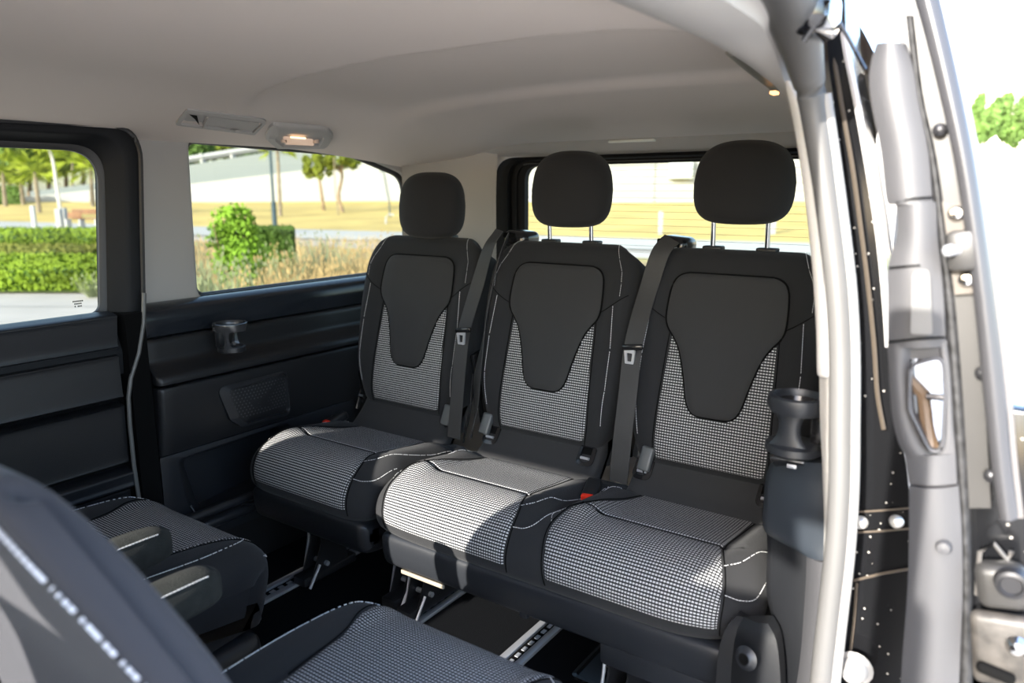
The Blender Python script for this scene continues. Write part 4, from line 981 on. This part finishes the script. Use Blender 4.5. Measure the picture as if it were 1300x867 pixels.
# planting bed soil with dry ground cover
def quad(name, a, m, z=0, kind='structure'):
    mb = MB(); mb.add([Vector(q) for q in a], [(0, 1, 2, 3)]); return mb.mk(name, m, kind=kind, smooth=False)
quad('planting_bed', [out(150, 5.2, GZ+.02), out(640, 4.6, GZ+.02), out(1100, 15, GZ+.02), out(150, 27, GZ+.02)], mat('dry_straw_soil', (.40, .30, .15), .95, var=.35, vscale=1.2))
quad('hedge_bed', [out(-700, 12, GZ+.02), out(165, 12, GZ+.02), out(165, 29.5, GZ+.02), out(-700, 29.5, GZ+.02)], mat('green_soil', (.12, .16, .04), .95, var=.3, vscale=1))
def dep(py, z=GZ): return (EYE-z)/tan(PITCH-atan((CY-py)/F))
def pfar(px): return dep(281.5+.0272*px)
def pnear(px): return dep(291.5+.0324*px)
mb = MB(); pp = list(range(-900, 1201, 100)); mb.grid([[out(px, pnear(px), GZ+.03) for px in pp], [out(px, pfar(px)+.3, GZ+.03) for px in pp]]); mb.mk('path', PATH, kind='structure', smooth=False)
# rising lawn
mb = MB(); rows = []
for j in range(16):
    t_ = j/15; rows.append([out(px, pfar(px)*(1-t_)+64*t_, GZ+.035+.75*t_**1.3+.05*sin(px*.011+j)*t_) for px in range(-900, 1200, 60)])
mb.grid(rows); mb.mk('lawn', LAWN, kind='structure')
mb = MB(); pp = list(range(620, 1161, 60)); mb.grid([[out(px, 8, GZ+.01) for px in pp], [out(px, pnear(px)-2.5, GZ+.01) for px in pp]]); mb.mk('rear_verge', mat('pale_green_verge', (.42, .36, .14), .95, var=.25, vscale=.9), kind='structure', smooth=False)
# long white ramp wall (front, lower) and grey parapet behind, both rising to the right
def ramp(name, a_, prof, zb, m, th, label, cat='wall'):
    mb = MB(); V = []
    h = Vector((-sin(TH), cos(TH), 0))
    A = []
    for px, py in prof: A.append((out(px, a_, 0), zat(py, a_)))
    n = len(A)
    for dd in (0, th):
        for p, z in A: V.append(Vector((p.x, p.y, zb))+h*dd); V.append(Vector((p.x, p.y, z))+h*dd)
    Fc = []
    for i in range(n-1):
        Fc.append((2*i, 2*i+2, 2*i+3, 2*i+1)); Fc.append((2*i+1, 2*i+3, 2*n+2*i+3, 2*n+2*i+1)); Fc.append((2*n+2*i, 2*n+2*i+1, 2*n+2*i+3, 2*n+2*i+2))
    Fc += [(0, 1, 2*n+1, 2*n), (2*n-2, 4*n-2, 4*n-1, 2*n-1)]
    mb.add(V, Fc); o = mb.mk(name, m, smooth=False); setp(o, label, cat); return o
WH = ramp('ramp_wall', 64, [(28, 250), (131, 240), (240, 234), (385, 216.5), (520, 200), (700, 176), (1075, 134)], -.3, WALLW, .6, 'long white ramp wall rising to the right beyond the lawn')
ramp('parapet_wall', 67, [(40, 243), (131, 232), (240, 210), (345, 193), (520, 160), (600, 146)], -.3, WALLG, .6, 'pale grey parapet wall standing behind the white ramp wall')
mb = MB(); 
A_ = [(240, 203), (290, 195), (345, 186.5), (420, 175)]; mb.tube([Vector((*out(p[0], 70, 0)[:2], zat(p[1], 70))) for p in A_], .28, 4); rl_ = mb.mk('ramp_railing', WALLW); setp(rl_, 'thin white railing along the top of the grey parapet', 'railing')
for px in (262, 300):
    mb = MB(); q = out(px, 70, 0); mb.box((q.x, q.y, zat(205, 70)), (.35, .35, 1.4)); mb.mk('railing_post', WALLW, rl_, smooth=False)
# panel joints, cornice marks and vent box on the wall seen through the rear window
for px in (640, 730, 830, 930, 1030):
    mb = MB(); q = out(px, 63.9, 0); mb.box((q.x, q.y, 1.8), (.05, .05, 3.8)); mb.mk('wall_joint', WALLG, WH, smooth=False)
for i in range(6):
    P, Q = out(560, 63.95, .7+i*.62), out(1160, 63.95, .7+i*.62); mb = MB(); mb.tube([P, Q], .012, 4); mb.mk('wall_joint', WALLG, WH, smooth=False)
mb = MB(); q = out(864, 63.5, zat(214, 63.5)); mb.box(q, (1.9, .8, 1.6), .03, rot=Matrix.Rotation(TH, 3, 'Z')); vb = mb.mk('vent_box', mat('grey_green_box', (.50, .56, .54), .7)); setp(vb, 'pale grey rectangular box mounted on the white wall behind the rear window', 'box')
mb = MB(); mb.tube([out(660, 63.6, zat(209, 63.6)), out(850, 63.6, zat(205, 63.6))], .05, 5); setp(mb.mk('wall_cable', STEEL), 'dark cable running along the top of the white wall', 'cable')

def mleaf(name, col, var=.5): 
    m = mat(name, col, .7, var=var, vscale=1.3, spec=.2)
    nt = m.node_tree; b = nt.nodes['Principled BSDF']; b.inputs['Subsurface Weight'].default_value = 0
    try: b.inputs['Transmission Weight'].default_value = 0
    except Exception: pass
    return m
G1 = mleaf('hedge_leaf', (.17, .25, .02)); G9 = mleaf('olive_shaded_leaf', (.15, .16, .03)); G2 = mleaf('pine_leaf', (.20, .24, .03)); G3 = mleaf('forest_leaf', (.10, .17, .04)); G4 = mleaf('bright_bush_leaf', (.20, .36, .03)); G5 = mleaf('palm_frond', (.27, .33, .03)); G6 = mleaf('grey_green_stem', (.24, .27, .15), .35); G7 = mleaf('straw_stem', (.44, .32, .15), .4); G8 = mleaf('dark_hedge_leaf', (.07, .13, .02))
def leaves(mb, fn, n, s, rnd=random):
    for _ in range(n):
        p = Vector(fn()); a = Vector((rnd.gauss(0, 1), rnd.gauss(0, 1), rnd.gauss(0, 1))).normalized(); b = a.orthogonal().normalized(); r = s*rnd.uniform(.6, 1.4)
        mb.add([p-a*r, p+b*r*.5, p+a*r, p-b*r*.5], [(0, 1, 2, 3)])
def blob(c, r):
    def f():
        v = Vector((random.gauss(0, 1), random.gauss(0, 1), random.gauss(0, 1))).normalized()*random.uniform(.55, 1)**.5
        return Vector(c)+Vector((v.x*r[0], v.y*r[1], v.z*r[2]))
    return f
def hedge(px0, px1, a0, a1, z1, label, m=G1, n=5000, s=.035, grp=None):
    A, B, Cc, Dd = out(px0, a0, 0), out(px1, a0, 0), out(px1, a1, 0), out(px0, a1, 0)
    e = empty('hedge', (A+Cc)/2+Vector((0, 0, GZ)), label, 'hedge', grp)
    mb = MB(); k = 24; rows = []
    for i in range(k+1):
        for_ = A.lerp(B, i/k); bk_ = Dd.lerp(Cc, i/k); r = []
        for t, z in ((0, 0), (0, .5), (0, .9), (.1, 1), (.3, 1.02), (.5, 1), (.7, 1.02), (.9, 1), (1, .9), (1, 0)):
            q = for_.lerp(bk_, t); r.append(Vector((q.x+random.uniform(-.02, .02), q.y+random.uniform(-.02, .02), GZ+(z1-GZ)*z*.96+random.uniform(-.02, .02))))
        rows.append(r)
    mb.grid(rows); fill(mb, rows[0]); fill(mb, rows[-1]); mb.mk('stems', G8, e, smooth=False)
    mb = MB()
    def f():
        u = random.random(); w_ = random.random()
        if w_ < .62: t = random.random(); q = A.lerp(B, u).lerp(Dd.lerp(Cc, u), t); z = z1+random.uniform(-.02, .045)
        else:
            q = A.lerp(B, u); z = GZ+(z1-GZ)*random.random(); q = q-Vector((-sin(TH), cos(TH), 0))*random.uniform(0, .06)
            if random.random() < .2: q = B.lerp(Cc, random.random())
        return (q.x, q.y, z)
    leaves(mb, f, n, s); o = mb.mk('foliage', m, e, smooth=False); o['kind'] = 'stuff'
hedge(-260, 128, 12.2, 15.2, zat(343, 12.2), 'nearest clipped green hedge seen low in the left door window', G1, 7000, .045)
hedge(-260, 150, 16.6, 19.2, zat(321, 16.6), 'second clipped hedge row behind the nearest one in the left door window', G9, 6000, .05)  # olive leaf colour stands in for the shade on the hedge sides
hedge(-260, 158, 21.5, 27, zat(297, 23), 'farthest low hedge row edging the path in the left door window', G1, 6000, .06)
hedge(318, 374, 13.5, 15.2, zat(295, 13.5), 'short clipped hedge block beside the lamp post', G8, 3500, .04)
# bright green bush
def bush(px, a_, py0, py1, r, label, m, n=2600, s=.035):
    z1 = zat(py0, a_); c = out(px, a_, (z1+GZ)/2-.0); e = empty('bush', out(px, a_, GZ), label, 'bush')
    mb = MB()
    for k in range(14):
        an = random.uniform(0, 6.28); q = out(px, a_, GZ); rr = random.uniform(.1, r)
        mb.tube([q, q+Vector((cos(an)*rr*.6, sin(an)*rr*.6, (z1-GZ)*.6)), q+Vector((cos(an)*rr, sin(an)*rr, (z1-GZ)*random.uniform(.7, 1.0)))], lambda t: .012*(1-t)+.003, 4)
    mb.mk('stems', BARK, e)
    mb = MB()
    tips = [(random.uniform(-1, 1), random.uniform(-1, 1), random.uniform(.25, 1)) for _ in range(46)]
    for tx, ty, tz in tips:
        k = 1-.55*max(0, tz-.3)
        leaves(mb, blob(c+Vector((tx*r*.75*k, ty*r*.75*k, (tz-.5)*(z1-GZ)*.92)), (.16, .16, .17)), n//46, s)
    o = mb.mk('foliage', m, e, smooth=False); o['kind'] = 'stuff'
bush(303, 8.6, 268, 345, .30, 'loose bright green bush in front of the lamp post', G4, 4200, .03)
# grassy shrubs: blades
def tuft(px, a_, pyt, rad, m, label, n=420, grp=None):
    z1 = zat(pyt, a_); b = out(px, a_, GZ); e = MB()
    for _ in range(n):
        an = random.uniform(0, 6.283); rr = rad*random.random()**.6; h = (z1-GZ)*random.uniform(.55, 1.05)*(1-.35*(rr/rad)**2)
        q = b+Vector((cos(an)*rr*.35, sin(an)*rr*.35, 0)); t = b+Vector((cos(an)*rr, sin(an)*rr, h)); m_ = q.lerp(t, .55)+Vector((0, 0, h*.12)); w_ = Vector((-sin(an+1), cos(an+1), 0))*.005
        e.add([q-w_, q+w_, m_+w_*.8, m_-w_*.8, t], [(0, 1, 2, 3), (3, 2, 4)])
        if random.random() < .3:
            e.add([t, t+Vector((.007, .007, .02)), t+Vector((0, .0, .05)), t+Vector((-.007, -.007, .02))], [(0, 1, 2, 3)])
    return e, b
tuft_specs = [(258, 7.4, 308, .62, G6, 'grey-green grassy shrub at the front corner of the quarter window', 700),
 (345, 7.6, 318, .55, G6, 'grey-green twiggy shrub in front of the bright bush', 520),
 (415, 10.5, 296, .80, G6, 'wide grey-green lavender shrub in front of the path, in the middle of the window', 800),
 (330, 6.4, 330, .60, G7, 'straw coloured grass clump right below the bright green bush', 700),
 (395, 6.6, 322, .60, G7, 'straw coloured grass clump near the middle of the sill', 700),
 (455, 7.2, 312, .70, G7, 'straw coloured grass clump next to the single headrest', 800),
 (278, 5.9, 335, .5, G6, 'low grey-green clump at the front end of the sill', 600),
 (490, 9.5, 298, .7, G7, 'straw coloured clump partly hidden by the single headrest', 500),
 (370, 9.6, 310, .7, G7, 'straw coloured clump in front of the short hedge block', 500),
 (430, 5.8, 345, .5, G7, 'low straw clump at the rear end of the sill', 500),
 (122, 11.6, 345, .35, G6, 'small spiky grey shrub at the corner of the nearest hedge', 160)]
for px, a_, pyt, rad, m, lab, n in tuft_specs:
    e, b = tuft(px, a_, pyt, rad, m, lab, n); o = e.mk('grass_shrub', m, smooth=False); setp(o, lab, 'shrub')
mb = MB()
for _ in range(9000):
    px = random.uniform(170, 620); a_ = random.uniform(5.3, 24)**1; b = out(px, a_, GZ+.02); h = random.uniform(.12, .42); an = random.uniform(0, 6.28); w_ = Vector((cos(an), sin(an), 0))*.008
    t = b+Vector((random.uniform(-.12, .12), random.uniform(-.12, .12), h)); mb.add([b-w_, b+w_, t], [(0, 1, 2)])
o = mb.mk('dry_grass', G7, smooth=False); setp(o, 'dry straw coloured ground cover grass below the quarter window', 'grass', kind='stuff')
# trees
def tree(name, px, a_, base_py, crown, label, m, bark=BARK, r=.12, cl=10, n=2200, s=.16, lean=0, cr=.36, cat='tree', grp=None):
    """crown = (px, py, rpx, rpy) in the picture at depth a_"""
    bz = zat(base_py, a_); b = out(px, a_, bz); e = empty(name, b, label, cat, grp)
    cz = zat(crown[1], a_); c = out(crown[0], a_, cz); k = a_/F; rx, rz = crown[2]*k, crown[3]*k
    mb = MB(); P = crom([b, b.lerp(c, .35)+Vector((lean, 0, 0)), b.lerp(c, .7), c], 5); mb.tube(P, lambda t: r*(1-.45*t)*(1+.12*sin(t*60)), 8)
    for q in range(4):
        an = random.uniform(0, 6.28); mb.tube([b.lerp(c, .75), c+Vector((cos(an)*rx*.5, sin(an)*rx*.5, random.uniform(-.2, .5)*rz))], lambda t: r*.4*(1-t*.7), 5)
    mb.mk('trunk', bark, e)
    mb = MB()
    for q in range(cl):
        v = Vector((random.uniform(-1, 1), random.uniform(-1, 1), random.uniform(-.8, .9))); v = v.normalized()*min(v.length, 1)*.72
        leaves(mb, blob(c+Vector((v.x*rx, v.y*rx, v.z*rz)), (rx*cr, rx*cr, rz*cr)), n//cl, s)
    o = mb.mk('crown', m, e, smooth=False); o['kind'] = 'stuff'
    return e
tree('pine_tree', 412, 50, 272, (403, 210, 21, 24), 'young pine tree, its round crown just under the window top, left of a pair', G2, n=2400, s=.11, cl=26, cr=.22)
tree('pine_tree', 437, 48, 274, (433, 204, 26, 16), 'young pine tree with a bent trunk right of its twin', G2, n=2000, s=.11, cl=24, cr=.22, lean=-.4)
def palm(px, a_, base_py, top, label, px_top=None, n=26, L=1.6, grp=None, m=G5):
    b = out(px, a_, zat(base_py, a_)); c = out(px_top or px, a_, zat(top, a_)); e = empty('palm_tree', b, label, 'palm', grp)
    mb = MB(); mb.tube([b.lerp(c, t) for t in [k/14 for k in range(15)]], lambda t: (.11 if L < 1.4 else .13)*(1.1-.35*t)*(1+.10*sin(t*55)), 8); mb.mk('trunk', BARK2, e)
    mb = MB()
    for k in range(n):
        an = k*2.4; el = random.uniform(-.6, 1.3); d = Vector((cos(an)*cos(el), sin(an)*cos(el), sin(el))); sd = Vector((-sin(an), cos(an), 0))
        for q in range(9):
            f_ = (q-4)/4*.75; dd = (d*cos(f_)+sd*sin(f_)).normalized(); p1 = c+d*L*.35; p2 = p1+dd*L*.6-Vector((0, 0, .25*L*abs(random.random()))); n_ = dd.cross(sd if abs(f_) < .3 else d).normalized()*.035
            mb.add([p1, p1.lerp(p2, .5)+n_, p2, p1.lerp(p2, .5)-n_], [(0, 1, 2, 3)])
        mb.tube([c, c+d*L*.35], .02, 3)
    o = mb.mk('fronds', m, e, smooth=False); o['kind'] = 'stuff'
palm(7, 45, 262, 218, 'leftmost short palm in front of the dark trees', px_top=3)
palm(30, 46, 260, 214, 'second short palm from the left in front of the dark trees', px_top=24)
palm(50, 43, 270, 218, 'third short palm, right beside the grey bollard', px_top=44)
palm(118, 46, 262, 214, 'palm standing behind the wooden park bench', px_top=115)
palm(92, 72, 240, 206, 'distant tall palm behind the white wall', px_top=92, L=2.6)
palm(356, 44, 274, 186, 'slim palm just right of the lamp post', px_top=352, L=1.3)
# leaning pale thin tree
mb = MB(); P = [out(78, 40, zat(278, 40)), out(72, 40, zat(236, 40)), out(66, 40, zat(200, 40)), out(56, 40, zat(180, 40))]; mb.tube(crom(P, 6), lambda t: .10*(1-.4*t), 8); e = empty('thin_tree', P[0], 'thin leaning pale trunk crossing the left door window', 'tree'); mb.mk('trunk', mat('very_pale_bark', (.6, .56, .5), .8, var=.2, vscale=2), e)
mb = MB(); leaves(mb, blob(P[-1]+Vector((0, 0, .2)), (1.2, 1.2, .8)), 500, .12); o = mb.mk('crown', G5, e, smooth=False); o['kind'] = 'stuff'
# dark wood of trees behind, each one separate
k = 0
for px, a_, pyc, rx, rz, m in [(-60, 78, 205, 40, 36, 0), (-20, 84, 200, 34, 34, 1), (12, 76, 205, 30, 34, 0), (38, 86, 196, 30, 26, 0), (62, 80, 200, 24, 30, 1), (84, 88, 196, 26, 28, 0), (106, 82, 192, 26, 28, 1), (130, 88, 200, 24, 26, 1), (152, 90, 198, 26, 24, 0), (185, 92, 196, 24, 24, 1), (222, 95, 192, 24, 22, 0), (250, 92, 192, 20, 18, 0), (272, 96, 190, 20, 16, 1), (296, 98, 188, 18, 15, 0), (318, 96, 188, 16, 12, 0), (340, 102, 186, 18, 10, 1), (372, 104, 184, 18, 10, 0)]:
    tree('forest_tree', px, a_, 268, (px, pyc, rx, rz), ['dense dark green tree in the wood beyond the wall', 'lighter olive green tree in the wood beyond the wall'][m], [G3, G2][m], n=1500, s=.42, cl=14, r=.3, grp=['dark trees beyond the wall', 'olive trees beyond the wall'][m])
hedge(-120, 26, 60, 62, zat(238, 62), 'tall dark hedge standing at the left end of the white wall', G3, 3000, .16)
# lamp posts, bollards, bench
mb = MB(); a_ = 30; b = out(349.5, a_, GZ); e = empty('lamp_post', b, 'slim grey-blue lamp post with thicker foot by the path', 'lamp post')
LPM = mat('blue_grey_metal', (.045, .075, .09), .4, metal=.3)
mb.cyl(b, Vector((b.x, b.y, zat(256, a_))), .10, 12); mb.mk('foot', LPM, e)
mb = MB(); mb.cyl(Vector((b.x, b.y, zat(256, a_))), Vector((b.x, b.y, zat(170, a_))), .055, 10); mb.mk('pole', LPM, e)
mb = MB(); mb.box((b.x, b.y, zat(168, a_)), (.5, .2, .1), .03); mb.mk('lamp_head', LPM, e)
a_ = 42; b = out(496, a_, zat(290, a_)); mb = MB(); mb.tube([b, out(494, a_, zat(255, a_)), out(487, a_, zat(218, a_))], .04, 8); e = empty('stake', b, 'thin leaning pole just left of the single headrest', 'pole'); mb.mk('pole', LPM, e)
mb = MB(); mb.box(out(487, a_, zat(217, a_)), (.5, .15, .08), .02); mb.mk('pole_head', LPM, e)
mb = MB(); mb.tube([out(432, 45, zat(287, 45)), out(426, 45, zat(245, 45)), out(424, 45, zat(200, 45))], .035, 6); setp(mb.mk('tree_stake', BARK2), 'pale wooden stake beside the bent pine', 'stake')
mb = MB(); b = out(490, 36, GZ); mb.tube([b, out(490, 36, zat(276, 36)), out(493, 36, zat(272, 36)), out(500, 36, zat(273, 36))], .05, 8); setp(mb.mk('bike_rack', WALLW), 'small white hoop rail on the path edge beside the headrest', 'rail')
def bollard(px, a_, pyt, w_, label, m=None):
    b = out(px, a_, GZ); mb = MB(); z1 = zat(pyt, a_); mb.box((b.x, b.y, (GZ+z1)/2), (w_, w_, z1-GZ), .03, rot=Matrix.Rotation(TH, 3, 'Z')); setp(mb.mk('bollard', m or STONE), label, 'bollard')
bollard(44.5, 33, 261, .16, 'slim grey bollard standing beside the third palm')
bollard(77, 33, 265, .24, 'left pale concrete bollard of the pair beside the park bench', WALLW)
bollard(82.5, 33.5, 264, .26, 'right pale concrete bollard of the pair, touching the park bench', WALLW)
bollard(131.5, 32, 287, .4, 'low pale block at the edge of the left door window', WALLW)
bollard(733, 40, 282, .28, 'blue-grey bollard on the lawn behind the middle headrest', LPM)
bollard(838, 28, 262+6, .16, 'pale bollard on the lawn left of the right headrest', WALLW)
bollard(978, 28, 262, .30, 'pale post on the lawn behind the right headrest', WALLW)
# bench: slatted, two seats back to back at a slight angle
a_ = 33; WOOD = mat('red_brown_slats', (.24, .09, .04), .6, var=.25, vscale=6)
e = empty('park_bench', out(106, a_, GZ), 'brown slatted wooden park bench on pale legs by the path', 'bench')
k = a_/F
def bl(px0, px1, py, dz, dy, hgt): 
    A, B = out(px0, a_-dy, zat(py, a_)), out(px1, a_-dy, zat(py, a_)); m_ = (A+B)/2; mb = MB(); mb.box(m_, ((B-A).length, .04, hgt), .006, rot=Matrix.Rotation(TH, 3, 'Z')); mb.mk('slat', WOOD, e)
for i, py in enumerate((266.6, 268.8, 271)): bl(91, 125, py, 0, -.25, .06)
for i, py in enumerate((270.6, 273.0, 275.4)): bl(86, 104, py, 0, .25, .065)
for i in range(4): 
    A, B = out(92, a_-.1+i*.1, zat(277.5, a_)), out(124, a_-.1+i*.1, zat(277.5, a_)); mb = MB(); mb.box((A+B)/2, ((B-A).length, .08, .04), .005, rot=Matrix.Rotation(TH, 3, 'Z')); mb.mk('slat', WOOD, e)
for px in (88, 105, 125): 
    mb = MB(); q = out(px, a_, GZ); mb.box(q+Vector((0, 0, .22)), (.06, .4, .44), .01, rot=Matrix.Rotation(TH, 3, 'Z')); mb.mk('leg', STONE, e)
# ---- right-hand background seen past the open door
quad('far_verge', [out(1180, 30, GZ+.02), out(2300, 30, GZ+.02), out(2300, 44, GZ+.25), out(1100, 44, GZ+.25)], mat('green_verge', (.34, .40, .12), .95, var=.3, vscale=.6))
mb = MB(); P, Q = out(1170, 24, GZ), out(2400, 24, GZ); mb.box((P+Q)/2, ((Q-P).length, .12, .10), rot=Matrix.Rotation(TH, 3, 'Z')); setp(mb.mk('kerb', mat('warm_kerb', (.30, .25, .20), .8), smooth=False), 'low kerb line crossing the pale forecourt right of the open door', 'kerb')
def block(px0, px1, a_, py0, m, label, th=6):
    P, Q = out(px0, a_, 0), out(px1, a_, 0); z1 = zat(py0, a_); mb = MB(); h = Vector((-sin(TH), cos(TH), 0)); c = (P+Q)/2+h*th/2
    mb.box((c.x, c.y, (z1+GZ)/2), ((Q-P).length, th, z1-GZ), rot=Matrix.Rotation(TH, 3, 'Z')); e = mb.mk('building', m, smooth=False); setp(e, label, 'building')
    for i in range(6):
        q = out(px0+(px1-px0)*(i+.5)/6, a_-.05, z1-(z1-GZ)*.22); b2 = MB(); b2.box(q, (1.6, .2, .9), rot=Matrix.Rotation(TH, 3, 'Z')); b2.mk('window', mat('soft_window', (.35, .38, .36), .3), e, smooth=False)
    return e
block(1225, 1900, 75, 85, mat('pale_pink_render', (.70, .62, .56), .8), 'long pale building beyond the trees right of the open door')
for i, (px, pyc, rx, rz, lb) in enumerate([(1250, 148, 20, 42, 'small light green tree, leftmost of those right of the open door'), (1290, 152, 26, 42, 'bright green tree at the right edge of the picture'), (1110, 150, 14, 26, 'tiny bright tree seen in the gap between pillar and open door'), (1330, 135, 30, 40, 'green tree just beyond the right edge of the picture')]):
    tree('garden_tree', px, 46, 198, (px, pyc, rx, rz), lb, G3, bark=BARK2, n=3200, s=.17, cl=22, cr=.26, r=.10)

# =================================================================== FRONT OF THE CABIN (out of view; seats added to shape the sun)
mb = MB(); mb.box((-.125, -.72, .42), (.05, 1.1, .84), .01); mb.box((-.13, -.16, 1.08), (.06, .12, .52), .01); mb.mk('trim_14', PL, kind='structure')
mb = MB(); mb.box((-1.86, -1.0, .42), (.05, .5, .84), .01); mb.box((-.99, -1.9, .40), (1.7, .40, .80), .10, seg=3); mb.mk('trim_15', PL, kind='structure')
mb = MB(); mb.box((-.99, -1.0, -.03), (1.72, .9, .06)); mb.box((-.99, -1.5, -.03), (1.72, .4, .06)); mb.mk('trim_16', CARP, kind='structure', smooth=False)
mb = MB()
for x in (-1.83, -.15): mb.tube([(x, -1.25, 1.33), (x, -1.7, 1.12), (x, -2.05, .80)], .035, 8)
mb.mk('trim_17', PL, kind='structure')
for cx, lab in ((-1.50, 'unseen black front seat added to shape the sun, ahead of the left swivel seat'), (-.58, 'unseen black front seat added to shape the sun, by the right front door')):
    e = empty('shading_front_seat', (cx, -.85, 0), lab, 'seat')  # unseen seats, added to shape where sun falls on the bench
    pf = [(-.62, .40), (-.58, .55), (-.55, .75), (-.545, .93), (-.56, 1.00), (-.60, 1.02), (-.64, .99), (-.65, .85), (-.68, .6), (-.72, .42)]
    q = Pad(cx, pf, lambda d: .25, .04, None); q.body('backrest', FAB, e, T=.05)
    q = Pad(cx, [(-.62, .30), (-.62, .42), (-.75, .44), (-1.0, .45), (-1.14, .42), (-1.16, .34), (-1.1, .28)], lambda d: .25, .04, None, flip=False); q.body('cushion', FAB, e, T=.05)
    mb = MB(); mb.box((cx, -.61, 1.12), (.25, .09, .18), .04, seg=4); h = mb.mk('headrest', FAB, e)
    mb = MB(); mb.box((cx, -.88, .14), (.36, .40, .28), .02); mb.mk('seat_box', STEEL, e)
